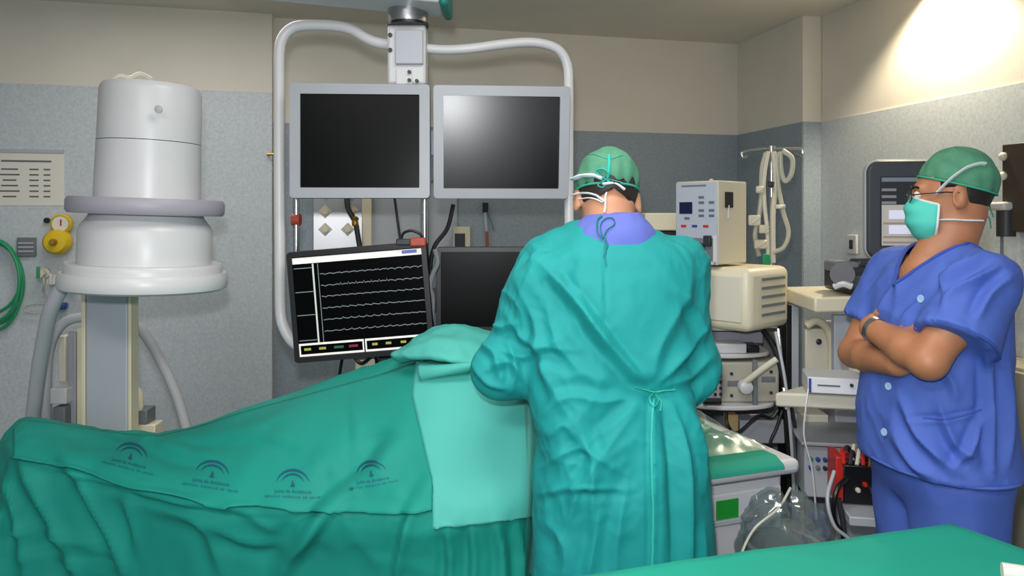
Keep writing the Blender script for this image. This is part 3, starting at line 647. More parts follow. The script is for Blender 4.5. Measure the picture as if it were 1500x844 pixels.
# cap, hair, straps
ch_, crr = Vector((0,.018,.036)), (.083,.103,.094)
def caprim(front, back, side=None):
    return lambda a: math.radians(front+(back-front)*(.5-.5*math.cos(a)))
def capf(a, e, t): return .0035*math.sin(a*14)*(1-t)**2*.6-.004*(1-t)**6+.002*math.sin(a*5+e*6)
def capmesh(M, sc, front, back):
    b = B(M @ Matrix.Scale(sc, 4)); b.grid(epatch(ch_, crr, 0, 2*PI, caprim(front, back), PI/2*.999, 72, 20, capf)); return b
cb = capmesh(HM, HS, 12, -36); cap = part('cap', cb, capm, surgeon, local=False, smooth=180, solid=.0012); cap_bvh = bvh_of(cb.v, cb.f)
b = B(HM @ Matrix.Scale(HS, 4)); b.tube([Vector(q) for q in epatch(ch_, (.082,.102,.093), 0, 2*PI, caprim(12,-36), PI/2, 72, 1)[0]], .0028, 8, caps=False); part('cap_band', b, capedge, cap, local=False)
b = B(HM @ Matrix.Scale(HS, 4)); b.grid(epatch((0,.016,.034), (.079,.098,.089), math.radians(80), math.radians(280), lambda a: math.radians(-40-14*abs(math.sin(a))**.7), math.radians(40), 40, 14, lambda a, e, t: .016*(1-t)**6)); part('hair', b, hair, surgeon, local=False, smooth=180, solid=.002)
HB = [head_bvh, cap_bvh]
b = B(); ribbon_on(b, HB, [(842,263),(856,258),(872,258),(884,262)], .024, .004); ribbon_on(b, HB, [(884,270),(900,270),(912,278)], .022, .005); ribbon_on(b, HB, [(842,286),(858,283),(874,287),(886,296)], .012, .005); ribbon_on(b, HB, [(848,292),(868,291),(884,297)], .008, .005); ribbon_on(b, HB, [(893,272),(888,285),(887,302),(886,312)], .008, .006)
part('mask_strap', b, maskw, surgeon, local=False)
b = B(); ribbon_on(b, HB, [(892,228),(892,245),(890,262)], .008, .003); ribbon_on(b, HB, [(886,262),(876,252),(884,248),(892,256),(886,264),(878,272),(884,276),(892,268),(888,262)], .010, .007); ribbon_on(b, HB, [(848,232),(868,226),(892,233),(912,227)], .003, .001)
ribbon_on(b, HB, [(892,262),(912,268),(930,277)], .006, .004)
part('cap_tie', b, tealtie, cap, local=False)

# ---------- man on the right, arms crossed
PHI = math.radians(85)
man = thing('person', 'person in blue scrubs, green cap and mask, standing with arms crossed', 'person', (1.20, 2.12, 0), -PHI)
MM = MW[man.name]; MI = MM.inverted()
def Lc(u, v, D): return MI @ P(u, v, D)
HM2 = Matrix.Translation(Lc(1394, 286, 2.11)) @ Matrix.Rotation(math.radians(-29), 4, 'Z') @ Matrix.Rotation(math.radians(3), 4, 'X')
H2 = .97
Ls, Le, Lw = Vector((.175,0,1.415)), Vector((.205,-.165,1.215)), Vector((.0,-.195,1.270))
Rs, Re, Rw = Vector((-.175,0,1.415)), Vector((-.185,-.14,1.165)), Vector((.10,-.180,1.185))
S = SDF((-.34,-.45,.0), (.36,.30,1.85), .005)
head_prims(S, HM2, H2)
S.rc(HM2 @ Vector((0,.025,-.05)), (0,.02,1.46), .060, .068, .03)
S.rc(HM2 @ Vector((0,0,-.09)), (0,-.045,1.43), .045, .05, .03)
S.loft([(.90,0,0,.17,.12),(1.1,0,-.005,.165,.12),(1.25,0,0,.165,.115),(1.36,0,.0,.165,.112),(1.43,0,.01,.14,.09),(1.47,0,.02,.08,.06)], .03)
S.chain([Ls, Ls.lerp(Le,.55), Le], [.058,.052,.046], .03); S.chain([Le, Le.lerp(Lw,.35), Lw], [.046,.047,.031], .015)
S.chain([Rs, Rs.lerp(Re,.55), Re], [.058,.052,.043], .03); S.chain([Re, Re.lerp(Rw,.35), Rw], [.044,.044,.032], .015)
hand_prims(S, Lw, (-.80,.52,-.12), (-.5,-.8,.1), (.1,0,1), .1, .92)
hand_prims(S, Rw+Vector((.01,.005,.008)), (.30,.42,.85), (.6,-1,-.1), (-1,-.4,.3), .1, .95)
S.chain([(.09,0,.85),(.1,0,.48),(.1,.02,.1)], [.085,.06,.045], .03); S.chain([(-.09,0,.85),(-.1,0,.48),(-.1,.02,.1)], [.085,.06,.045], .03)
mv, mf_ = S.mesh(2)
part('body', (mv, mf_), skin2, man, smooth=180)
wv = np.array([MM @ Vector(q) for q in mv]); mhead_bvh = bvh_of(wv, mf_)
# scrub shirt
S = SDF((-.36,-.38,.80), (.38,.32,1.60), .0055)
S.loft([(.895,0,.0,.232,.172),(.95,0,-.005,.226,.170),(1.10,0,-.012,.212,.163),(1.25,0,-.005,.205,.15),(1.36,0,.003,.200,.135),(1.43,0,.012,.165,.108),(1.475,0,.022,.105,.08),(1.50,0,.026,.075,.066)], .012)
S.rc((.09,.015,1.445), (.182,.005,1.40), .058, .078, .03); S.rc((-.09,.015,1.445), (-.182,.005,1.40), .058, .078, .03)
SL = ((Vector((.178,0,1.405)), Vector((.212,-.095,1.265)), .078, .096), (Vector((-.178,0,1.405)), Vector((-.188,-.085,1.25)), .076, .080))
for a, c, r0, r1 in SL: S.cut_cone(a, c, r0, r1, .03)
hv, hf = S.mesh(3)
wv = np.array([MM @ Vector(q) for q in hv]); N = vnorm(wv, hf)
CR = [([(1440,375),(1405,395),(1385,415)], .012, 6), ([(1465,390),(1430,410),(1395,432),(1380,450)], .014, 7), ([(1480,405),(1450,430),(1430,470)], .012, 8), ([(1400,385),(1385,410),(1380,440)], .008, 6), ([(1340,375),(1322,405),(1315,440)], .009, 7), ([(1310,410),(1300,440),(1290,462)], .008, 6),
      ([(1365,520),(1395,560),(1400,590)], .008, 9), ([(1375,590),(1400,650),(1430,672)], .012, 9), ([(1320,580),(1350,640),(1400,690)], .012, 9), ([(1445,600),(1425,650),(1395,690)], .010, 8), ([(1310,630),(1340,680),(1370,700)], .010, 8), ([(1445,510),(1450,600),(1455,700)], .012, 8), ([(1475,520),(1478,620),(1475,690)], .010, 9), ([(1330,610),(1380,610),(1440,598)], -.005, 4), ([(1360,432),(1335,455),(1325,470)], .006, 5)]
disp = 1.7*creases(wv, N, CR)+np.clip(.5+1.5*fnoise(wv, (4,4,4), 19), .05, 1)*(.008*fnoise(wv, (8,8,5), 11, True)+.004*fnoise(wv, (18,18,12), 12, True))
hv = hv+vnorm(hv, hf)*disp[:,None]
sh_bvh = bvh_of(hv, hf)
wv = np.array([MM @ Vector(q) for q in hv]); shw_bvh = bvh_of(wv, hf)
ctr = hv[hf].mean(1)
vcut = (ctr[:,1] < .02) & (ctr[:,2] > 1.385) & (np.abs(ctr[:,0]) < (ctr[:,2]-1.38)*.80)
top = (ctr[:,2] > 1.480) & (np.abs(ctr[:,0]) < .085)
keep = hf[~(vcut | top)]
ed = {}
for q in keep.tolist():
    for a, c in zip(q, q[1:]+q[:1]): ed[(a, c)] = 1
nxt = {a: c for (a, c) in ed if (c, a) not in ed}; loops = []
while nxt:
    a = next(iter(nxt)); lp = []
    while a in nxt: lp.append(a); a = nxt.pop(a)
    loops.append(lp)
lp = max(loops, key=len); q = hv[lp]
for _ in range(14): q = .25*np.roll(q, 1, 0)+.5*q+.25*np.roll(q, -1, 0)
hv[lp] = q; rim = [Vector(p) for p in q[::2]]
shirt = part('scrub_shirt', (hv, keep), scrubm, man, smooth=180)
def onshirt(x, z, off=.003):
    h = sh_bvh.ray_cast(Vector((x,-1,z)), Vector((0,1,0)))
    return h[0]+Vector((0,-off,0)) if h[0] is not None else None
b = B(); b.tube(rim+rim[:2], .0065, 8, caps=False, flat=.8); part('neckband', b, mat('scrub_neckband', (58,84,170), .8), shirt)
for u, v in ((1350,438),(1303,566),(1297,633)):
    p = onmesh(shw_bvh, u, v, .002)
    if p:
        b = B(); b.lathe([(.0,0),(.0095,0),(.011,.002),(.010,.004),(.004,.003)], FR(p, -PHI+.2, PI/2), 16); part('button', b, mat('pale_blue_button', (170,200,235), .35), shirt, local=False)
b = B(); ribbon_on(b, shw_bvh, [(1352,612),(1390,614),(1438,600)], .008, .001); part('pocket_hem', b, scrubm, shirt, local=False)
b = B(); b.tube([(.236*math.cos(a), .176*math.sin(a), .898) for a in np.linspace(0, 2*PI, 48)], .005, 6, caps=False); part('shirt_hem', b, scrubm, shirt)
for a, c, r0, r1 in SL:
    M = Matrix.Translation(c) @ (c-a).to_track_quat('Z', 'Y').to_matrix().to_4x4()
    b = B(M); b.tube([((r1-.001)*math.cos(q), (r1-.001)*math.sin(q), -.003) for q in np.linspace(0, 2*PI, 40)], .0045, 6, caps=False); part('sleeve_hem', b, mat('scrub_neckband', (58,84,170), .8), shirt)
# trousers and shoes
S = SDF((-.30,-.28,.03), (.30,.28,1.02), .008)
S.chain([(.085,0,.86),(.10,0,.5),(.10,.01,.09)], [.125,.095,.085], .03); S.chain([(-.085,0,.86),(-.10,0,.5),(-.10,.01,.09)], [.125,.095,.085], .03); S.el((0,0,.88), (.195,.145,.11), None, .04)
tv, tf = S.mesh(3); N = vnorm(tv, tf); tv = tv+N*(.006*fnoise(tv, (9,9,4), 21, True))[:,None]
part('trousers', (tv, tf), scrubm, man, smooth=180)
for s in (-1, 1):
    b = B(); b.ball((s*.10,-.06,.045), (.05,.14,.05), 16); part('shoe', b, shoem, man, smooth=180)
# head-wear
MH = HM2 @ Matrix.Scale(H2, 4)
cb = B(MH); cb.grid(epatch(ch_, (.086,.105,.102), 0, 2*PI, caprim(15,-27), PI/2*.999, 72, 20, capf)); cap = part('cap', cb, capm, man, smooth=180, solid=.0012)
b = B(MH); b.tube([Vector(q) for q in epatch(ch_, (.084,.106,.096), 0, 2*PI, caprim(15,-27), PI/2, 72, 1)[0]], .0028, 8, caps=False); part('cap_band', b, capedge, cap)
b = B(MH); b.grid(epatch((0,.016,.034), (.079,.098,.089), math.radians(98), math.radians(262), lambda a: math.radians(-46), math.radians(60), 36, 14, lambda a, e, t: .010*(1-t)**6)); b.grid(epatch((0,.012,.034), (.079,.097,.089), math.radians(62), math.radians(100), math.radians(-8), math.radians(50), 10, 8)); b.grid(epatch((0,.012,.034), (.079,.097,.089), math.radians(-100), math.radians(-62), math.radians(-8), math.radians(50), 10, 8)); part('hair', b, hair, man, smooth=180, solid=.002)
def mask_rows(na=32, nz=28, inf=0):
    rows = []
    for i in range(nz+1):
        t = i/nz; row = []
        yf = sm2([0,.2,.5,.75,1], [-.104,-.120,-.121,-.110,-.076], np.array([t]))[0]-inf; wx = sm2([0,.3,.7,1], [.066,.072,.070,.050], np.array([t]))[0]+inf
        for j in range(na+1):
            q = -1+2*j/na; z = .004-.142*t-(.030*(1-t)-.022*t)*abs(q)**1.6; ys = -.040-.012*t
            y = ys+(yf-ys)*(1-abs(q)**2.3)+.0022*math.sin(t*20)*(1-q*q); row.append((wx*math.sin(q*PI/2*.98), y, z))
        rows.append(row)
    return rows
kb = B(MH); kb.grid(mask_rows()); mask = part('face_mask', kb, maskm, man, smooth=180, solid=.002)
for s in (0, -1):
    b = B(MH); b.tube([Vector(q[s]) for q in mask_rows()], .0038, 8); part('mask_binding', b, maskw, mask)
b = B(MH); b.tube([Vector(q) for q in mask_rows()[0]], .0036, 8); part('mask_binding', b, maskw, mask)
hw = [mhead_bvh, bvh_of([MM @ Vector(q) for q in cb.v], cb.f), bvh_of([MM @ Vector(q) for q in kb.v], kb.f)]
b = B(); ribbon_on(b, hw, [(1372,284),(1385,270),(1400,257),(1415,247),(1432,241),(1442,241)], .017, .004); part('mask_strap', b, maskw, man, local=False)
b = B(); ribbon_on(b, hw, [(1374,322),(1395,322),(1418,323),(1437,323)], .013, .004); part('mask_strap', b, maskw, man, local=False)
b = B()
for pts in ([(1446,262),(1452,280),(1449,298),(1455,318)], [(1444,285),(1447,305),(1442,322)], [(1436,322),(1448,318),(1452,335)]):
    b.tube(spl([P(x, y, 2.14) for x, y in pts], 6), .003, 6, flat=.5)
part('cap_tie', b, tealtie, cap, local=False)
eyem = mat('eye_white', (225,220,212), .2); irism = mat('dark_iris', (35,22,16), .2)
for s in (-1, 1):
    b = B(MH); b.ball((s*.033,-.088,.005), .0125, 14); e = part('eye', b, eyem, man, smooth=180)
    b = B(MH); b.ball((s*.033,-.0985,.005), (.0058,.003,.0058), 10); part('iris', b, irism, e, smooth=180)
    b = B(MH); b.tube([(s*.014,-.099,.026),(s*.033,-.100,.032),(s*.052,-.088,.026)], .0035, 6); part('eyebrow', b, hair, man)
gl = None
b = B(MH)
for s in (-1, 1):
    b.tube([(s*(.034+.024*math.cos(a)), -.112+.010*abs(math.cos(a))*.6, .002+.015*math.sin(a)) for a in np.linspace(0, 2*PI, 24)], .0016, 6, caps=False)
    b.tube([(s*.058,-.106,.006),(s*.074,-.07,.008),(s*.080,-.02,.008),(s*.082,.01,.004)], .002, 6)
b.tube([(-.011,-.113,.005),(0,-.116,.008),(.011,-.113,.005)], .0016, 6)
gl = part('spectacle_frame', b, dkglass, man)
for s in (-1, 1):
    b = B(MH); b.ball((s*.034,-.110,.002), (.022,.0012,.014), 14); part('lens', b, lens, gl)
# watch on the near wrist
M = Matrix.Translation(Le.lerp(Lw, .93)) @ (Lw-Le).to_track_quat('Z', 'Y').to_matrix().to_4x4()
b = B(M); b.lathe([(.034,-.008),(.0365,-.007),(.0365,.007),(.034,.008),(.033,.0),(.034,-.008)], n=24); wt = part('wristwatch', b, steel, man, label='steel wristwatch on the near wrist')

# ------------------------------------------------------------------ patient under the drapes
drapem = mat('green_drape_cotton', (0,140,126), .75, var=.06, vscale=5, bump=.3, bscale=8, bdist=.008, detail=4, distort=.8, ridged=1)
panelm = mat('pale_aqua_drape', (74,176,166), .7, var=.03, vscale=6, bump=.2, bscale=14, bdist=.004, detail=5, distort=.8)
print_m = mat('indigo_print', (16,82,112), .8)
tableg = mat('green_table_sheet', (14,150,128), .75, var=.05, vscale=4, bump=.25, bscale=12, bdist=.005, detail=5, distort=1)
UT = [-50,-38,-22,0,35,70,120,180,235,290,350,400,480,560,600,640,690,740,790,860,960]
VT = [980,850,730,648,614,618,626,634,637,624,604,590,568,546,532,520,516,522,535,540,545]
DT = [2.40,2.40,2.42,2.44,2.46,2.48,2.48,2.48,2.48,2.48,2.46,2.45,2.42,2.38,2.36,2.34,2.34,2.35,2.38,2.40,2.42]
UE = [-50,-22,20,80,190,300,450,540,640,720,775,792,806,860,960]
VE = [1000,800,690,680,708,732,750,752,748,728,700,672,650,640,640]
DE = [2.26,2.26,2.28,2.25,2.16,2.10,2.03,2.0,1.95,1.95,2.0,2.10,2.20,2.24,2.26]
UB = [-50,0,100,300,500,640,740,775,795,806,860,960]; DB = [2.26,2.28,2.26,2.16,2.07,1.99,1.97,2.02,2.10,2.20,2.24,2.26]
def prof(u):
    vt, dt = np.interp(u, UT, VT), np.interp(u, UT, DT); ve, de = np.interp(u, UE, VE), np.interp(u, UE, DE); db = np.interp(u, UB, DB)
    T = P(u, vt, dt); E = P(u, ve, de); k = (u-750)/F
    # rows: far floor, far edge, top, shoulder, near edge, mid fall, floor
    far = T.y+float(np.interp(u, [-50,350,480,900], [.06,.08,.30,.34])); mid = T.lerp(E, .5); mid.z += .05*min(1, max(0, (T.z-E.z)/.2)); mid.x = k*mid.y
    q = [Vector((k*(far+.06), far+.06, .03)), Vector((k*(far+.03), far+.03, min(T.z, .8)-.1)), Vector((k*(T.y*.5+far*.5), T.y*.5+far*.5, T.z-.03)), T, mid, E,
         Vector((k*(de*.45+db*.55), de*.45+db*.55, E.z*.80)), Vector((k*db, db, E.z*.45)), Vector((k*db, db, .03))]
    return spl(q, 13)
us = np.arange(-50, 900, 4.5); cols = np.array([[tuple(p) for p in prof(u)] for u in us])
for _ in range(5):
    cols[1:-1] = .25*cols[:-2]+.5*cols[1:-1]+.25*cols[2:]; cols[:,1:-1] = .25*cols[:,:-2]+.5*cols[:,1:-1]+.25*cols[:,2:]
nu, nv = cols.shape[:2]; dv = cols.reshape(-1, 3)
df = np.array([(i*nv+j, (i+1)*nv+j, (i+1)*nv+j+1, i*nv+j+1) for i in range(nu-1) for j in range(nv-1)])
N = vnorm(dv, df)
if N[:,1].mean() > 0: df = df[:,::-1]; N = -N
DC = [([(40,676),(135,699),(236,729),(337,746),(443,750)], .010, 5), ([(20,650),(60,720),(100,800),(130,880)], .022, 16), ([(90,660),(130,720),(170,790),(190,850)], .02, 12), ([(5,690),(30,760),(40,850)], .018, 12),
      ([(40,790),(120,800),(190,830)], .014, 7), ([(20,815),(110,822),(200,850)], .012, 6), ([(0,775),(90,782),(170,806)], .012, 7), ([(180,720),(200,770),(205,810)], .012, 9), ([(600,640),(560,690),(500,740),(440,800),(400,860)], .026, 17), ([(560,690),(480,770),(430,850)], -.012, 10), ([(640,700),(600,770),(580,860)], .014, 10),
      ([(300,760),(360,790),(430,800)], .012, 10), ([(200,640),(260,665),(330,672)], .012, 9), ([(250,650),(330,640),(430,610)], .007, 8), ([(480,640),(540,632),(600,628)], .006, 6), ([(330,650),(380,640),(450,655)], .007, 8), ([(655,770),(660,820),(655,900)], .014, 7), ([(690,765),(695,820),(690,900)], .014, 7), ([(725,760),(735,820),(730,900)], .014, 7), ([(755,760),(762,820),(758,900)], .012, 6), ([(520,590),(525,640),(520,680)], .005, 6), ([(505,700),(490,690),(480,710)], .006, 5), ([(230,740),(300,770),(330,850)], .014, 12), ([(150,690),(260,730),(340,740),(420,790)], .009, 8)]
base_dv = dv.copy()
disp = 1.6*creases(dv, N, DC)+.006*fnoise(dv, (5,5,4), 31)+np.clip(.5+1.6*fnoise(dv, (3,3,3), 39), .05, 1)*(.009*fnoise(dv, (7,7,6), 32, True)+.004*fnoise(dv, (17,17,14), 33, True))
dv = dv+N*disp[:,None]; dv[:,2] = np.maximum(dv[:,2], .012)
dr_bvh = bvh_of(dv, df)
dt_ = thing('surgical_drape', 'green surgical drape with printed emblems covering the patient', 'drape', (-.45, 2.2, 0))
part('sheet', (dv, df), drapem, dt_, local=False, smooth=180)
rows = skin_layer = None
UL = np.linspace(22, 634, 150); rows = []
for i in range(46):
    t = i/45; row = []
    for u in UL:
        v0_ = np.interp(u, UT, VT)+5; v1 = np.interp(u, [22,40,135,236,337,443,540,640], [668,672,695,725,742,746,752,746])+2.5*math.sin(u*.045)
        row.append(onmesh(dr_bvh, u, v0_+(max(v1, v0_+6)-v0_)*t, .006))
    rows.append(row)
for r in rows:
    for j in range(len(r)):
        if r[j] is None: r[j] = next((q for q in r[j:] if q is not None), None) or next(q for q in r[::-1] if q is not None)
a = np.array([[tuple(q) for q in r] for r in rows])
for _ in range(2): a[1:-1,1:-1] = .2*(a[1:-1,1:-1]+a[:-2,1:-1]+a[2:,1:-1]+a[1:-1,:-2]+a[1:-1,2:])
a[-3:,:,1] -= np.array([.003,.007,.011])[:,None]
b = B(); b.grid(a.tolist()); part('upper_layer', b, drapem, dt_, local=False, smooth=180, solid=.003)
dr_bvh2 = [dr_bvh, bvh_of(b.v, b.f)]
# printed emblems on the drape: two arcs over a small mark, with lettering below
def text_mesh(body, size):
    c = bpy.data.curves.new('t', 'FONT'); c.body = body; c.size = size; c.align_x = 'CENTER'; c.resolution_u = 2
    o = bpy.data.objects.new('t', c); COL.objects.link(o); dg = bpy.context.evaluated_depsgraph_get(); me = bpy.data.meshes.new_from_object(o.evaluated_get(dg))
    v = [tuple(q.co) for q in me.vertices]; f = [tuple(p.vertices) for p in me.polygons]; bpy.data.objects.remove(o); return v, f
def emblem(cu, cv, rot, sc, skew=0):
    c, s = math.cos(math.radians(rot)), math.sin(math.radians(rot))
    def put(b, vs, fs, off=.0055):
        k = [onmesh(dr_bvh2, cu+(x*c+y*s)*sc, cv+(x*s-y*c)*sc, off) for x, y in vs]
        if all(q is not None for q in k): b.add(k, fs)
    e = B()
    for r, a0, a1, wd, cy in ((24,18,162,3.4,-6), (17,22,158,2.6,-5)):
        n = 16; vs = []
        for i in range(n+1):
            a = math.radians(a0+(a1-a0)*i/n); ww = wd*math.sin(PI*(i+.6)/(n+1.2))
            vs += [((r-ww/2)*math.cos(a)*1.05, cy+(r-ww/2)*math.sin(a)), ((r+ww/2)*math.cos(a)*1.05, cy+(r+ww/2)*math.sin(a))]
        put(e, vs, [(2*i,2*i+1,2*i+3,2*i+2) for i in range(n)])
    put(e, [(-3.5,-6),(3.5,-6),(2.2,-2.5),(.9,1),(0,4),(-.9,1),(-2.2,-2.5)], [tuple(range(7))])
    part('printed_emblem', e, print_m, dt_, local=False, smooth=0)
    t1 = B(); v, f = text_mesh('Junta de Andalucía', 7.2); put(t1, [(x, y-15) for x, y, z in v], f); part('printed_lettering', t1, print_m, dt_, local=False, smooth=0)
    t2 = B(); v, f = text_mesh('SERVICIO  ANDALUZ  DE  SALUD', 4.4); put(t2, [(x*1.25, y-22) for x, y, z in v], f); part('printed_lettering', t2, print_m, dt_, local=False, smooth=0)
emblem(192,669,14,.95); emblem(312,695,8,1.02); emblem(430,708,1,1.0); emblem(545,693,-10,.88)
def skin_patch(poly_rows, bv, off, nu_, nv_, edge=None):
    """sheet resting on a surface: rows of picture points (left..right), lifted by off"""
    rows = []
    R = [np.array([tuple(q)[:2] for q in spl([(x, y, 0) for x, y in r], 8)]) for r in poly_rows]
    m = min(len(r) for r in R); R = np.array([r[np.linspace(0, len(r)-1, nu_).round().astype(int)] for r in R])
    tt = np.linspace(0, len(R)-1, nv_)
    for t in tt:
        i = min(int(t), len(R)-2); f = t-i; r = R[i]*(1-f)+R[i+1]*f; row = []
        for j, (u, v) in enumerate(r):
            p = onmesh(bv, u, v, off)
            row.append(p if p is not None else (row[-1] if row else P(u, v, 2.0)))
        rows.append(row)
    return rows
rows = skin_patch([[(612,528),(650,522),(700,520),(745,528),(775,545)], [(606,580),(650,580),(710,580),(760,585),(780,600)], [(620,640),(660,642),(710,640),(760,640),(783,650)], [(634,700),(670,702),(715,698),(760,690),(783,690)], [(635,738),(670,738),(720,732),(760,726),(781,722)], [(635,773),(670,769),(720,763),(760,757),(776,755)]], dr_bvh, .008, 40, 50)
b = B(); b.grid(rows); pt = thing('towel_drape', 'pale aqua towel laid over the green drape beside the surgeon', 'drape', (-.05, 2.05, .8))
a = np.array([[tuple(q) for q in r] for r in rows])
for _ in range(3): a[1:-1,1:-1] = .2*(a[1:-1,1:-1]+a[:-2,1:-1]+a[2:,1:-1]+a[1:-1,:-2]+a[1:-1,2:])
a[:,:,1] -= .004
b = B(); b.grid(a.tolist()); part('sheet', b, panelm, pt, local=False, smooth=180, solid=.004)
pb = bvh_of(b.v, b.f)
b = B(); ribbon_on(b, pb, [(637,698),(680,700),(730,696),(778,690)], .006, .001); part('fold_line', b, panelm, pt, local=False)
# crumpled fold of cloth on top
def sheet3(rows, n=8):
    R = [spl(r, n) for r in rows]; m = len(R[0]); C = [spl([r[j] for r in R], n) for j in range(m)]
    return [[C[j][i] for j in range(m)] for i in range(len(C[0]))]
ft = thing('folded_towel', 'crumpled aqua cloth fold lying on top of the draped patient', 'cloth', P(640, 545, 2.35))
r1 = sheet3([[P(640,492,2.50),P(665,486,2.50),P(700,488,2.50),P(740,500,2.50)],
             [P(612,497,2.42),P(640,484,2.40),P(690,484,2.38),P(735,500,2.38)],
             [P(590,510,2.36),P(625,500,2.30),P(680,505,2.26),P(730,515,2.28)],
             [P(574,521,2.32),P(608,524,2.25),P(660,531,2.20),P(720,530,2.22)],
             [P(578,527,2.34),P(612,530,2.28),P(662,536,2.24),P(715,540,2.25)]])
a = np.array([[tuple(q) for q in r] for r in r1]); sh = a.shape
a = a.reshape(-1,3); nn = .010*fnoise(a, (12,12,12), 41, True)+.012*fnoise(a, (7,7,7), 42)+.004*fnoise(a, (26,26,26), 43, True); a[:,2] += nn; a[:,1] -= .5*nn
b = B(); b.grid(a.reshape(sh).tolist()); part('upper_layer', b, panelm, ft, local=False, smooth=180, solid=.004)
r2 = sheet3([[P(616,530,2.30),P(645,534,2.26),P(692,536,2.24)], [P(613,538,2.24),P(645,537,2.20),P(694,532,2.18)], [P(614,552,2.22),P(645,548,2.19),P(690,540,2.18)], [P(620,561,2.24),P(640,552,2.22),P(685,546,2.22)]])
b = B(); b.grid(r2); part('lower_flap', b, panelm, ft, local=False, smooth=180, solid=.004)
# clear plastic sleeve hanging between drape and surgeon
pl = []
for i in range(30):
    t = i/29; v = 590+t*250; r = []
    for j in range(9): s = j/8; q = P(768+s*20+4*math.sin(t*3), v, 1.93+.10*s+.012*math.sin(s*9+t*5)-.02*t+.10*max(0, .4-t)); r.append(q)
    pl.append(r)
b = B(); b.grid(pl); solo('plastic_sleeve', b, clearp, 'clear plastic sheet hanging down between the aqua towel and the surgeon', 'plastic sheet', smooth=180)

# ------------------------------------------------------------------ sheet-covered table in the foreground
tt = thing('back_table', 'table covered with a smooth green sheet at the lower right front', 'table', (1.0, 1.3, 0))
c0, c1, c2 = Vector((.972, 1.662, .90)), Vector((.05, 1.40, .90)), Vector((1.35, .95, .90)); c3 = c1+(c2-c0)
n = 40; rows = []
for i in range(-8, n+9):
    row = []
    for j in range(-8, n+9):
        s = min(max(i/n, 0), 1); t = min(max(j/n, 0), 1); p = c0+(c1-c0)*s+(c2-c0)*t
        ex = (min(i, 0)+max(i-n, 0)); ey = (min(j, 0)+max(j-n, 0)); dn = max(abs(ex), abs(ey))
        o = ((c1-c0).normalized()*ex+(c2-c0).normalized()*ey); 
        if o.length: o = o.normalized()*(.012*min(dn, 2)+.004*dn)*(1+.5*math.sin((i+j)*.5))
        z = .90-.012*max(0, dn-.0)**0 * (dn > 0)-.1*max(0, dn-1)
        row.append((p.x+o.x, p.y+o.y, max(z, .03)))
    rows.append(row)
a = np.array(rows); sh = a.shape; a = a.reshape(-1,3)
a[:,2] += .003*fnoise(a, (6,6,3), 51, True)+.004*fnoise(a, (2.5,2.5,2), 52)
b = B(); b.grid(a.reshape(sh).tolist()); part('sheet', b, tableg, tt, local=False, smooth=180)
b = B(); b.box((.64,1.2,.87), (.5,.4,.04)); part('table_top', b, steel, tt, local=False)
for x, y in ((.48,1.15),(.88,1.30),(.60,.98),(.95,1.12)): b = B(); b.tube([(x,y,.0),(x,y,.86)], .018, 10); part('leg', b, steel, tt, local=False)
t = thing('gauze_roll', 'white gauze roll at the right edge of the foreground table', 'gauze', (.925, 1.39, .908))
b = B(); b.tube([(-.018,.0,.016),(.03,-.02,.016)], .016, 16); part('roll', b, paper, t)
b = B(); b.tube([(.03,-.02,.016),(.031,-.0205,.016)], .006, 10); part('core', b, lgrey, t)

# ------------------------------------------------------------------ instrument trolley right of the surgeon
yaw = math.radians(20); TM = thing('instrument_trolley', 'white trolley with a raised rim, green towel on top, right of the surgeon', 'trolley', (.56, 2.37, 0), yaw)
b = B(); b.box((0,0,.845), (.44,.50,.045)); part('tray', b, white, TM, bevel=.018, seg=3)
b = B(); b.box((0,0.02,.45), (.40,.42,.74)); part('cabinet', b, white, TM, bevel=.012)
for k in range(2): b = B(); b.box((0,-.20,.64-.32*k), (.37,.012,.28)); d = part('drawer', b, white, TM, bevel=.006); b = B(); b.box((-.02,-.212,.70-.32*k), (.18,.012,.016)); part('handle', b, lgrey, d, bevel=.003)
b = B(); b.box((-.01,-.2095,.735), (.075,.003,.055)); part('sticker', b, greensq, TM, label='bright green sticker')
for x in (-.2, .2):
    for y in (-.16, .2): b = B(); b.tube([(x-.012,y,.035),(x+.012,y,.035)], .035, 14); part('caster', b, dkgrey, TM)
tw = thing('green_towel', 'green towel spread over the tray of the white trolley', 'towel', (.56, 2.37, .868), yaw)
rows = []
for i in range(34):
    row = []
    for j in range(34):
        x = -.22+.37*i/33; y = -.27+.53*j/33; z = .004+.006*(noise.noise(Vector((x*9,y*9,1)))+.6*abs(noise.noise(Vector((x*20,y*20,2)))))
        if j < 3: y = -.256-.002*(3-j); z = -.006*(3-j)
        if y > .1: z += .12*(y-.1)
        row.append((x, y, z+.004 if j >= 3 else z))
    rows.append(row)
b = B(); b.grid(rows); part('sheet', b, mat('trolley_towel', (30,150,125), .8, bump=.3, bscale=30, bdist=.004), tw, smooth=180)
pw = thing('plastic_wrap', 'clear crinkled plastic wrap lying on the green trolley towel', 'plastic wrap', (.56, 2.37, .875), yaw)
rows = []
for i in range(40):
    row = []
    for j in range(40):
        x = -.21+.36*i/39; y = -.20+.42*j/39; e = min(i, j, 39-i, 39-j)/8
        row.append((x, y, .016+min(1, e)*(.03+.05*max(0, y+.1)+.035*(1-2*abs(noise.noise(Vector((x*8+3,y*7,0)))))*.6+.012*noise.noise(Vector((x*26,y*22,4))))))
    rows.append(row)
b = B(); b.grid(rows); part('film', b, clearp, pw, smooth=60)
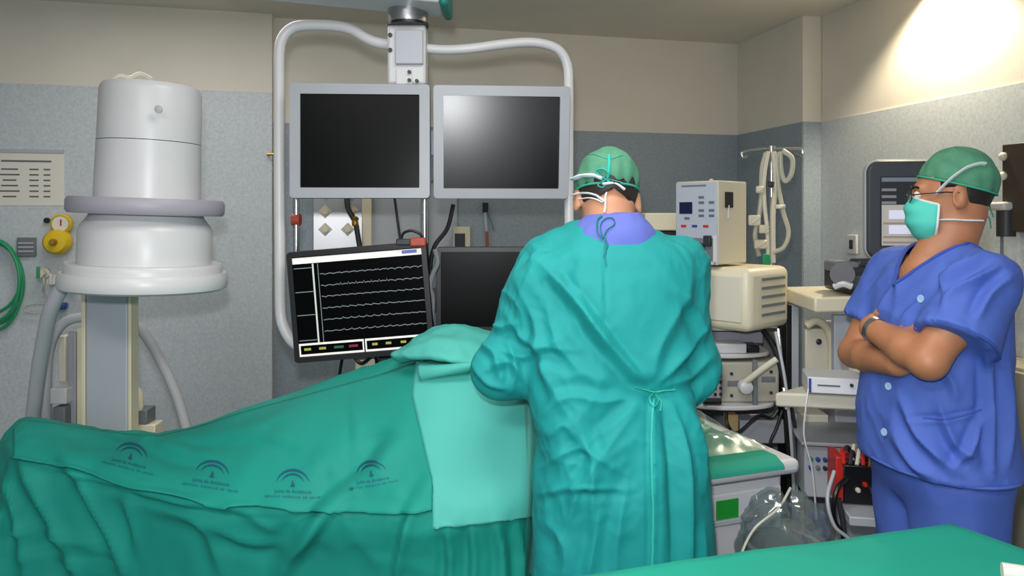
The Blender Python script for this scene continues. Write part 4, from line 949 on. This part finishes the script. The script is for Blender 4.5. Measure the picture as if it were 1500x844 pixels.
# plastic bag on the lower front
bg = thing('waste_bag', 'clear plastic bag bulging open beside the white trolley', 'bag', (P(1155,0,2.0).x, 2.02, 0))
b = B(); q = P(1155, 772, 2.0); rows = []
for i in range(19):
    e = i/18; row = []
    for j in range(49):
        a = 2*PI*j/48; rr = (1-.10*abs(math.sin(a*4.5+e*2))) * (math.cos(e*PI/2*.97)**.6); rr *= 1+.16*noise.noise(Vector((math.cos(a)*3, math.sin(a)*3, e*5)))+.10*abs(noise.noise(Vector((math.cos(a)*8, math.sin(a)*8, e*9))))
        row.append((q.x+.125*rr*math.cos(a), 2.04+.10*rr*math.sin(a), q.z-.10+.165*math.sin(e*PI/2)*(1+.12*math.cos(a*3))))
    rows.append(row)
rows = [[(x, y, .30) for x, y, z in rows[0]]]+rows
b.grid(rows); part('film', b, clear_plastic('glossy_bag_plastic', (228,236,236), .10, .10), bg, local=False, smooth=35)
b = B(); b.lathe([(.085,.02),(.10,.3),(.105,q.z-.06),(.09,q.z-.06),(.085,.35),(.02,.33)], Matrix.Translation((q.x,2.04,0)), 24); part('bin', b, midgrey, bg, local=False)
b = B(); b.tube(spl([P(1158,715,2.02),P(1140,745,1.98),P(1105,775,1.95),P(1085,815,1.93),P(1075,860,1.93)], 8), .0035, 8); solo('drain_tube', b, tubep, 'clear tube running down over the plastic bag', 'tube')

# ------------------------------------------------------------------ anaesthesia tower
AZ = math.radians(-48); DA = 2.92
def tower_box(name, label, cat, u, v, D, sx, sy, sz, m, bev, rz=AZ):
    p = P(u, v, D); t = thing(name, label, cat, (p.x, p.y, p.z), rz); b = B(); b.box((0,0,sz/2), (sx,sy,sz)); part('housing', b, m, t, bevel=bev, seg=3); return t
# pump on top: local -y = control panel
t = tower_box('injection_pump', 'grey and cream pump with a keypad panel standing on the cream monitor', 'pump', 1042, 385, 2.95, .19, .20, .318, mat('pump_cream', (206,196,172), .45), .006)
b = B(); b.box((0,-.102,.205), (.186,.006,.215)); part('control_panel', b, mat('panel_blue_grey', (176,182,196), .45), t, bevel=.003)
b = B(); b.box((-.045,-.106,.215), (.058,.004,.045)); part('display', b, mat('navy_lcd', (18,26,66), .25), t)
for x, z in ((.025,.235),(.07,.235),(.025,.205),(.07,.205),(.025,.185),(.07,.185),(-.04,.175),(.025,.255)):
    b = B(); b.box((x,-.106,z), (.022,.004,.009)); part('key', b, mat('slate_key', (92,104,120), .5), t)
for x, m in ((-.055,red),(-.005,bluep),(.045,red)):
    b = B(); b.box((x,-.106,.145), (.022,.004,.009)); part('key', b, m, t)
b = B(); b.box((-.01,-.106,.30), (.11,.003,.006)); part('name_strip', b, midgrey, t)
b = B(); b.box((0,-.1015,.058), (.16,.004,.095)); part('pump_bay', b, midgrey, t)
b = B(); b.box((.087,-.104,.055), (.016,.012,.11)); b.box((0,-.104,.006), (.186,.012,.012)); part('bay_frame', b, white, t)
for x, r in ((-.05,.028),(.02,.024)):
    b = B(); b.lathe([(r,0),(r,.02),(r*.6,.03)], Matrix.Translation((x,-.104,.06)) @ Matrix.Rotation(PI/2,4,'X'), 18); part('roller', b, steel, t)
b = B(); b.box((.055,-.108,.09), (.03,.02,.04)); part('clamp', b, dkgrey, t, bevel=.003)
b = B(); b.box((.097,-.03,.245), (.006,.05,.06)); part('side_port', b, black, t)
b = B(); b.box((.099,-.035,.20), (.004,.008,.05)); part('side_lever', b, white, t)
b = B(); b.lathe([(.008,0),(.010,.006),(.004,.012)], Matrix.Translation((0,0,.318)), 10); part('top_button', b, offw, t)
t = tower_box('patient_monitor', 'large cream monitor housing with slotted vents below the pump', 'monitor', 1070, 476, 2.95, .34, .30, .235, creamp, .03)
b = B(); b.box((0.02,-.152,.12), (.24,.006,.17)); part('front_panel', b, mat('panel_ivory', (214,208,194), .35), t, bevel=.01)
for k in range(5):
    b = B(); b.box((.171,.02,.06+.033*k), (.005,.17,.010)); part('vent_slot', b, midgrey, t)
b = B(); b.lathe([(.004,0),(.004,.004)], Matrix.Translation((-.09,-.155,.14)) @ Matrix.Rotation(PI/2,4,'X'), 10); part('indicator', b, black, t)
tc = thing('equipment_cart', 'tall grey equipment cart with shelves holding devices, right of the surgeon', 'cart', (P(1085,0,3.0).x, 3.0, 0))
def cpart(name, u0, u1, v0_, v1, D, dep, m, bev=.004, root=tc):
    a, c = P(u0, v0_, D), P(u1, v1, D); b = B(); b.box(((a.x+c.x)/2, D+dep/2, (a.z+c.z)/2), (c.x-a.x, dep, a.z-c.z)); return part(name, b, m, root, local=False, bevel=bev)
cpart('post', 1152, 1160, 448, 760, 2.98, .10, black, .002); cpart('post', 1160, 1170, 446, 760, 2.98, .11, lgrey, .002)
cpart('post', 1000, 1010, 484, 760, 2.98, .11, lgrey, .002)
cpart('back_panel', 1000, 1155, 480, 760, 3.25, .02, midgrey, .002)
def shelf(v, D0, D1, u0, u1, th=.016):
    poly = []
    for k in range(13): a = PI*k/12; poly.append((-.5*math.cos(a), -math.sin(a)))
    c = (P(u0,v,D0).x+P(u1,v,D0).x)/2; wd = P(u1,v,D0).x-P(u0,v,D0).x; z = P(0,v,D0).z; b = B(); vs = []
    pts = [(c+p[0]*wd, D0+.12+p[1]*.10) for p in poly]+[(c+wd/2, D1), (c-wd/2, D1)]
    m = len(pts); b.add([(x,y,z-th) for x,y in pts]+[(x,y,z) for x,y in pts], [tuple(range(m-1,-1,-1)), tuple(range(m,2*m))]+[(i,(i+1)%m,(i+1)%m+m,i+m) for i in range(m)])
    part('shelf', b, white, tc, local=False, bevel=.004)
shelf(480, 2.86, 3.2, 1000, 1138); shelf(521, 2.82, 3.2, 1000, 1142); shelf(598, 2.76, 3.2, 1005, 1150)
b = B(); b.tube([P(1140,482,2.9),P(1144,530,2.86),P(1152,600,2.82)], .008, 8); part('side_rod', b, chrome, tc, local=False)
t = thing('recorder_box', 'flat white box on the upper shelf of the equipment cart', 'device', P(1060,518,2.86))
cpart('housing', 1030, 1094, 504, 518, 2.86, .14, white, .004, t); cpart('connector', 1095, 1113, 506, 518, 2.88, .08, black, .004, t)
t = thing('shelf_device', 'lilac grey device under the top shelf of the cart', 'device', P(1080,503,2.96))
cpart('housing', 1020, 1118, 486, 503, 2.96, .15, mat('lilac_grey', (150,148,160), .5), .004, t)
t = thing('ventilator_unit', 'cream ventilator block with a round white knob on the cart', 'ventilator', P(1085,597,2.84))
cpart('housing', 1022, 1142, 531, 590, 2.84, .28, mat('ventilator_grey', (176,172,158), .5), .008, t); cpart('side_panel', 1024, 1056, 533, 594, 2.832, .02, white, .004, t)
for r in range(4):
    for c_ in range(2): cpart('key', 1046+8*c_, 1050+8*c_, 549+9*r, 553+9*r, 2.828, .008, dkgrey, .001, t)
cpart('slot', 1066, 1086, 558, 566, 2.836, .012, midgrey, .002, t); cpart('slot', 1116, 1136, 552, 560, 2.836, .012, midgrey, .002, t)
cpart('bar', 1104, 1110, 528, 597, 2.80, .02, midgrey, .003, t)
for u, v in ((1072,548),(1072,580),(1130,545),(1130,576)): cpart('screw', u-2, u+2, v-2, v+2, 2.834, .01, dkgrey, .001, t)
b = B(); b.lathe([(.010,0),(.024,.01),(.028,.03),(.024,.05),(.01,.056)], Matrix.Translation(P(1088,564,2.84)) @ Matrix.Rotation(PI/2,4,'X'), 20); kn = part('knob', b, white, t, local=False)
b = B(); b.tube([P(1092,560,2.80),P(1118,540,2.76),P(1138,526,2.75)], .012, 10); part('breathing_arm', b, offw, t, local=False)
b = B(); b.tube([P(1030,588,2.80),P(1056,588,2.80)], .012, 10); part('port_row', b, dkgrey, t, local=False)
t = thing('vaporizer_block', 'yellow and cream block hanging under the lowest visible cart shelf', 'block', P(1075,640,2.86))
cpart('housing', 1066, 1082, 608, 634, 2.86, .06, mat('tan_plastic', (190,160,110), .5), .004, t); cpart('plate', 1084, 1150, 616, 650, 2.95, .1, lgrey, .004, t)
# cables on the cart
for lab, pts, r, m in (
    ('thick black cable bundle down the right side of the cart', [P(1118,484,2.88),P(1135,510,2.84),P(1148,560,2.84),P(1152,620,2.84),P(1158,700,2.84)], .011, black),
    ('second black cable beside the thick bundle on the cart', [P(1128,490,2.86),P(1142,530,2.82),P(1160,600,2.82),P(1168,655,2.82),P(1172,720,2.84)], .007, dkgrey),
    ('grey cable hanging in front of the cart side', [P(1136,486,2.84),P(1148,545,2.80),P(1155,600,2.78),P(1160,660,2.78),P(1163,720,2.8)], .006, lgrey),
    ('black cable loop under the lowest cart shelf', [P(1064,602,2.84),P(1066,622,2.82),P(1080,634,2.82),P(1110,610,2.84),P(1130,612,2.84),P(1140,600,2.84)], .006, black),
    ('black cable crossing diagonally under the cart shelf', [P(1146,600,2.82),P(1138,625,2.82),P(1128,650,2.82),P(1134,668,2.82)], .006, black)):
    b = B(); b.tube(spl(pts, 7), r, 8); solo('cart_cable', b, m, lab, 'cable')
t = thing('cream_box', 'cream equipment block left of the pump behind the surgeon shoulder', 'device', P(965,345,3.1))
cpart('housing', 945, 998, 312, 338, 3.1, .2, creamp, .006, t); cpart('base', 945, 998, 339, 876, 3.1, .2, black, .004, t)

# ------------------------------------------------------------------ drip stand with tubing
DI = 3.35
iv = thing('drip_stand', 'chrome drip stand with hooked crossbar and hanging tubing by the wall corner', 'drip stand', (P(1130,0,DI).x, DI, 0))
b = B(); b.tube([(P(1130,0,DI).x,DI,.06),P(1130,222,DI)], .012, 12); part('pole', b, chrome, iv, local=False)
b = B(); b.tube(spl([P(1094,228,DI),P(1088,231,DI),P(1087,224,DI),P(1096,221,DI),P(1110,219,DI),P(1130,218,DI),P(1174,218,DI)], 5), .0075, 10); b.tube(spl([P(1174,218,DI),P(1176,225,DI),P(1170,229,DI),P(1166,226,DI)], 4), .006, 8); part('crossbar', b, chrome, iv, local=False)
b = B(); b.tube([P(1130,214,DI),P(1130,224,DI)], .018, 12); part('bar_hub', b, steel, iv, local=False)
for a in range(5):
    q = 2*PI*a/5; b = B(); c = P(1130,0,DI).x; b.tube([(c,DI,.07),(c+.26*math.cos(q),DI+.26*math.sin(q),.05)], .012, 8); lg = part('foot', b, steel, iv, local=False)
    b = B(); b.ball((c+.26*math.cos(q),DI+.26*math.sin(q),.026), .026, 10); part('caster', b, dkgrey, lg, local=False)
for lab, pts, r, m in (
    ('corrugated tube looping down the right of the drip stand', [P(1146,220,DI-.04),P(1160,232,DI-.05),P(1159,255,DI-.05),P(1150,265,DI-.05),P(1144,250,DI-.04),P(1143,222,DI-.04)], .011, tubep),
    ('long clear tube bowing right of the drip stand pole', [P(1137,224,DI-.05),P(1140,270,DI-.05),P(1147,310,DI-.06),P(1155,340,DI-.06),P(1148,362,DI-.06),P(1132,370,DI-.05)], .010, tubep),
    ('pale tube hanging straight beside the drip stand pole', [P(1133,222,DI-.05),P(1136,270,DI-.04),P(1132,310,DI-.04),P(1132,385,DI-.04)], .012, offw),
    ('left tube of the drip stand bundle, hanging with white clamps', [P(1122,224,DI-.05),P(1116,250,DI-.05),P(1115,290,DI-.05),P(1111,320,DI-.05),P(1106,345,DI-.05),P(1112,375,DI-.05)], .011, tubep),
    ('yellowish tube hanging left of the drip stand pole', [P(1125,222,DI-.06),P(1119,262,DI-.07),P(1120,300,DI-.07),P(1124,340,DI-.07),P(1125,388,DI-.07)], .009, offw)):
    b = B(); b.tube(spl(pts, 8), r, 10); solo('drip_tube', b, m, lab, 'tube')
for k, (u, v, w_, h_) in enumerate(((1105,323,17,15),(1113,278,11,10),(1119,336,14,12),(1114,358,18,13),(1143,303,14,6),(1129,270,8,9))):
    t = thing('tube_clamp', ['large white clamp on the tubing beside the pump', 'small white clamp high on the left drip tube', 'square white clamp in the middle of the drip tubing', 'white clamp lowest on the left drip tube', 'clear connector on the right drip tube', 'dark clamp on the drip stand pole'][k], 'clamp', P(u, v+h_/2, DI-.09))
    m = dkgrey if k == 5 else offw; s = DI/F
    b = B(); b.box((0,0,h_/2*s), (w_*s,.02,h_*s)); part('jaw', b, m, t, bevel=.006); b = B(); b.tube([(-w_*.3*s,-.012,h_*.2*s),(w_*.4*s,-.012,h_*.8*s)], .005, 8); part('lever', b, m, t)
b = B(); b.box(tuple(P(1122,380,DI-.09)), (.035,.02,.05)); solo('drip_connector', b, greenh, 'green connector at the bottom of the drip tubing', 'connector', bevel=.006)

# ------------------------------------------------------------------ workstation against the right wall
ws = thing('workstation', 'white workstation cart with two shelves beside the standing person', 'workstation', (1.22, 2.75, 0))
def slabp(name, pts, z1, th, m, bev=.008, root=ws):
    b = B(); n = len(pts); b.add([(x,y,z1-th) for x,y in pts]+[(x,y,z1) for x,y in pts], [tuple(range(n-1,-1,-1)), tuple(range(n,2*n))]+[(i,(i+1)%n,(i+1)%n+n,i+n) for i in range(n)]); return part(name, b, m, root, local=False, bevel=bev)
zt = P(0,434,2.7).z
xl = P(1187,0,2.7).x
slabp('top_shelf', [(xl,2.66),(1.80,2.80),(1.74,3.2),(xl+.02,3.06)], zt, .055, creamp)
slabp('lower_shelf', [(P(1135,0,2.55).x,2.55),(1.55,2.42),(1.70,3.1),(P(1222,0,2.75).x,2.78)], P(0,575,2.55).z, .05, offw)
cpart('side_panel', 1222, 1300, 462, 566, 2.80, .03, lgrey, .004, ws); cpart('back_panel', 1180, 1400, 470, 800, 3.15, .02, lgrey, .004, ws)
cpart('column', 1224, 1300, 600, 900, 2.99, .12, lgrey, .004, ws)
b = B(); b.box((1.30,2.90,.05), (.50,.45,.08)); part('base', b, lgrey, ws, local=False, bevel=.01)
# devices
cm = thing('computer_monitor', 'grey computer monitor showing a patient record, behind the standing person', 'monitor', P(1335,384,2.86))
M = FR(P(1340,308,2.86)-P(1335,384,2.86), math.radians(-8), 0, math.radians(0)); k = 2.86/F
b = B(M); b.prism(rrect(130*k, 146*k, .045, 6), 0, .06); part('casing', b, mat('slate_casing', (66,70,76), .45), cm, bevel=.008)
b = B(M); b.prism(rrect(134*k, 150*k, .05, 6), .02, .05); part('casing_rim', b, lgrey, cm, bevel=.004)
def cms(u0, u1, v0_, v1, m, nm, y=-.001):
    b = B(M); b.box(((u0+u1)/2*k, y, -(v0_+v1)/2*k), ((u1-u0)*k,.003,(v1-v0_)*k)); return part(nm, b, m, cm)
s1 = mat('record_screen', (172,168,160), .5, emit=.35)
cms(-48,56,-50,54,dkgrey,'screen_surround',-.0005)
cms(-46,54,-8,52,s1,'screen'); cms(-46,54,-48,-42,mat('screen_grey', (110,118,130), .5, emit=.3),'menu_bar')
for v in (-32,-22,-13): cms(-46,-26,v,v+4,mat('screen_text', (120,125,130), .5, emit=.3),'menu_line',-.003)
for v in (0,22): cms(-36,30,v,v+13,mat('screen_white_blue', (205,205,225), .5, emit=.5),'text_field',-.004)
for v in (18,38,46): cms(-44,52,v,v+2.5,mat('screen_pinkish', (150,130,120), .5, emit=.3),'text_line',-.004)
b = B(M); b.lathe([(.008,0),(.008,.004)], Matrix.Translation((-55*k,-.001,-40*k)) @ Matrix.Rotation(PI/2,4,'X'), 12); part('power_lamp', b, orange, cm)
pr = thing('black_printer', 'black printer-like device with rounded paper roll on the workstation top', 'device', P(1275,432,2.72))
cpart('body', 1242, 1330, 392, 431, 2.72, .22, mat('charcoal_plastic', (40,44,50), .4), .015, pr); cpart('top_cover', 1256, 1340, 380, 394, 2.75, .08, dkgrey, .012, pr)
cpart('front_panel', 1246, 1300, 404, 424, 2.714, .01, mat('smoke_grey', (70,74,78), .4), .004, pr); cpart('socket', 1262, 1274, 412, 424, 2.708, .01, black, .002, pr)
b = B(); b.tube([P(1234,402,2.70),P(1234,402,2.92)], .042, 22); part('paper_roll', b, mat('navy_black', (28,32,44), .4), pr, local=False)
cpart('roll_cover', 1232, 1260, 384, 400, 2.74, .16, midgrey, .01, pr); b = B(); b.tube(spl([P(1222,420,2.72),P(1235,416,2.70),P(1248,420,2.69)], 5), .012, 8); part('paper_lip', b, white, pr, local=False)
bx = thing('white_module', 'small white module box with blue trim on the lower workstation shelf', 'device', P(1222,577,2.5), math.radians(-14))
b = B(); b.box((0,.06,.028), (.17,.15,.055)); part('housing', b, white, bx, bevel=.004)
b = B(); b.box((0,-.016,.028), (.165,.004,.046)); part('faceplate', b, mat('pale_face', (226,226,230), .4), bx)
for x in (-.078,.078): b = B(); b.box((x,-.019,.028), (.008,.003,.046)); part('trim', b, bluep, bx)
b = B(); b.lathe([(.006,0),(.006,.006)], Matrix.Translation((.05,-.018,.035)) @ Matrix.Rotation(PI/2,4,'X'), 10); part('dial', b, dkgrey, bx)
b = B(); b.box((-.02,-.019,.030), (.07,.002,.005)); part('print_strip', b, ink, bx)
ph = thing('desk_telephone', 'white desk telephone behind the crossed arms on the shelf', 'telephone', (P(1280,0,2.62).x, 2.62, .987), math.radians(-14))
b = B(); b.box((0,.06,.03), (.16,.16,.06)); b.v = [(x, y, z+(.045 if (z > .03 and y > .06) else 0)) for x, y, z in b.v]; part('base', b, offw, ph, bevel=.008)
for r in range(3):
    for c_ in range(3): b = B(); b.box((-.005+.022*c_,.005+.03*r,.066+.0095*r), (.013,.014,.012)); part('key', b, dkgrey, ph, bevel=.002)
b = B(); b.tube(spl([(-.06,.0,.075),(-.06,.06,.105),(-.06,.13,.12)], 4), .016, 10); part('handset', b, offw, ph)
# coil of cable / round thing left of the workstation panel
cr_ = thing('cream_reel', 'cream curved hose reel left of the workstation panel', 'reel', (P(1198,0,2.9).x, 2.9, P(0,560,2.9).z))
b = B(); b.tube(spl([P(1180,478,2.9),P(1196,470,2.9),P(1212,482,2.9),P(1219,510,2.9),P(1218,545,2.9)], 6), .016, 12); part('rim_tube', b, creamp, cr_, local=False)
cpart('plate', 1180, 1216, 482, 560, 2.92, .02, offw, .004, cr_); b = B(); b.lathe([(.008,0),(.012,.01),(.006,.014)], Matrix.Translation(P(1198,500,2.915)) @ Matrix.Rotation(PI/2,4,'X'), 10); part('hub', b, dkgrey, cr_, local=False)
wb = thing('wall_unit', 'cream box with a round dark knob below the workstation shelf', 'device', P(1200,650,2.9))
cpart('housing', 1178, 1214, 608, 650, 2.9, .12, offw, .005, wb); b = B(); b.lathe([(.010,0),(.012,.006),(.006,.012)], Matrix.Translation(P(1200,626,2.898)) @ Matrix.Rotation(PI/2,4,'X'), 12); part('knob', b, dkgrey, wb, local=False)
am = thing('amplifier', 'grey amplifier box with coloured sockets under the workstation', 'amplifier', P(1225,738,2.68), math.radians(-10))
b = B(); b.box((.02,.12,.12), (.26,.26,.20)); part('housing', b, lgrey, am, bevel=.006)
b = B(); b.box((.03,.09,.225), (.32,.30,.014)); part('lid', b, greyp, am, bevel=.004)
random.seed(3)
for k in range(14):
    x = -.09+.024*(k % 7); z = .13+.03*(k//7); b = B(); b.lathe([(.007,0),(.008,.012),(.004,.016)], Matrix.Translation((x,-.010,z)) @ Matrix.Rotation(PI/2,4,'X'), 10); part('socket', b, [bluep, greenh, yellow, midgrey, bluep, lgrey, dkgrey][(k*3+k//7) % 7], am)
jb = thing('junction_box', 'black junction box with red end and many plugged leads beside the blue trousers', 'junction box', P(1264,738,2.50), math.radians(-10))
b = B(); b.box((.02,.06,.065), (.17,.14,.13)); part('housing', b, black, jb, bevel=.005)
b = B(); b.box((-.075,.05,.08), (.025,.12,.15)); part('end_plate', b, red, jb, bevel=.004)
b = B(); b.box((.03,.0,-.02), (.20,.22,.03)); part('tray', b, lgrey, jb, bevel=.004)
for k in range(16):
    x = -.05+.02*(k % 8); y = .02+.05*(k//8); m = [red, gold, offw, orange, gold, dkgrey, offw, red][(k*5) % 8]
    b = B(); b.tube(spl([(x,y,.125),(x+.004,y-.01,.16),(x-.012+.004*(k % 3),y-.03,.165+.008*(k % 4)),(x-.02,y-.06,.14)], 4), .0065, 7); part('lead', b, m, jb)
for k in range(6):
    b = B(); b.lathe([(.008,0),(.009,.01),(.005,.016)], Matrix.Translation((-.02+.022*k,-.012,.05+.02*(k % 2))) @ Matrix.Rotation(PI/2,4,'X'), 10); part('plug', b, [offw, red, steel][k % 3], jb)
for lab, pts, r, m in (
    ('black lead drooping from the junction box to the floor', [P(1240,700,2.46),P(1225,720,2.42),P(1222,760,2.42),P(1240,800,2.42),P(1250,900,2.42)], .008, black),
    ('grey lead curving down below the amplifier', [P(1222,690,2.44),P(1212,730,2.40),P(1222,770,2.38),P(1245,792,2.38),P(1262,830,2.38)], .006, lgrey),
    ('second black lead below the junction box', [P(1228,730,2.47),P(1236,780,2.46),P(1232,880,2.46)], .010, dkgrey),
    ('thin white lead hanging from the white module', [P(1184,570,2.48),P(1180,600,2.47),P(1178,640,2.47),P(1190,690,2.47),P(1196,760,2.47)], .003, white)):
    b = B(); b.tube(spl(pts, 7), r, 8); solo('sensor_lead', b, m, lab, 'cable')
# ------------------------------------------------------------------ far right edge
cb_ = thing('base_cabinet', 'beige cabinet doors low on the right wall behind the standing person', 'cabinet', onwall(1490,318,C2,-E1,.2)*1.0, TH-PI/2)
cb_.location.z = 0; MW[cb_.name] = rootmat(cb_.location, TH-PI/2)
bm_ = mat('beige_laminate', (176,170,150), .5)
b = B(); b.box((0,.10,.50), (1.3,.18,1.0)); part('carcass', b, bm_, cb_, bevel=.004)
for k in range(3): b = B(); b.box((-.43+.43*k,-.0,.52), (.418,.02,.93)); d = part('door', b, bm_, cb_, bevel=.004); b = B(); b.box((-.43+.43*k+.17,-.018,.80), (.012,.02,.10)); part('handle', b, steel, d, bevel=.003)
t, s = wallthing('wall_rack', 'dark vertical rack with white knobs at the right edge of the wall', 'rack', 1504, 275, C2, -E1, .007, TH-PI/2)
b = B(); b.box((0,-.03,.0), (.12,.06,.36)); part('rail', b, mat('rack_brown', (60,50,42), .5), t, bevel=.004)
for z in (.13,.05): b = B(); b.ball((-.05,-.065,z), .018, 12); part('knob', b, offw, t)
b = B(); b.box((-.06,-.07,-.075), (.10,.06,.035)); part('holder', b, white, t, bevel=.01)
b = B(); b.tube([(-.05,-.05,-.09),(-.05,-.05,-.2)], .035, 14); part('bottle_neck', b, dkgrey, t); b = B(); b.tube([(-.07,-.05,-.1),(-.07,-.05,-.7)], .006, 8); part('hanging_tube', b, midgrey, t)
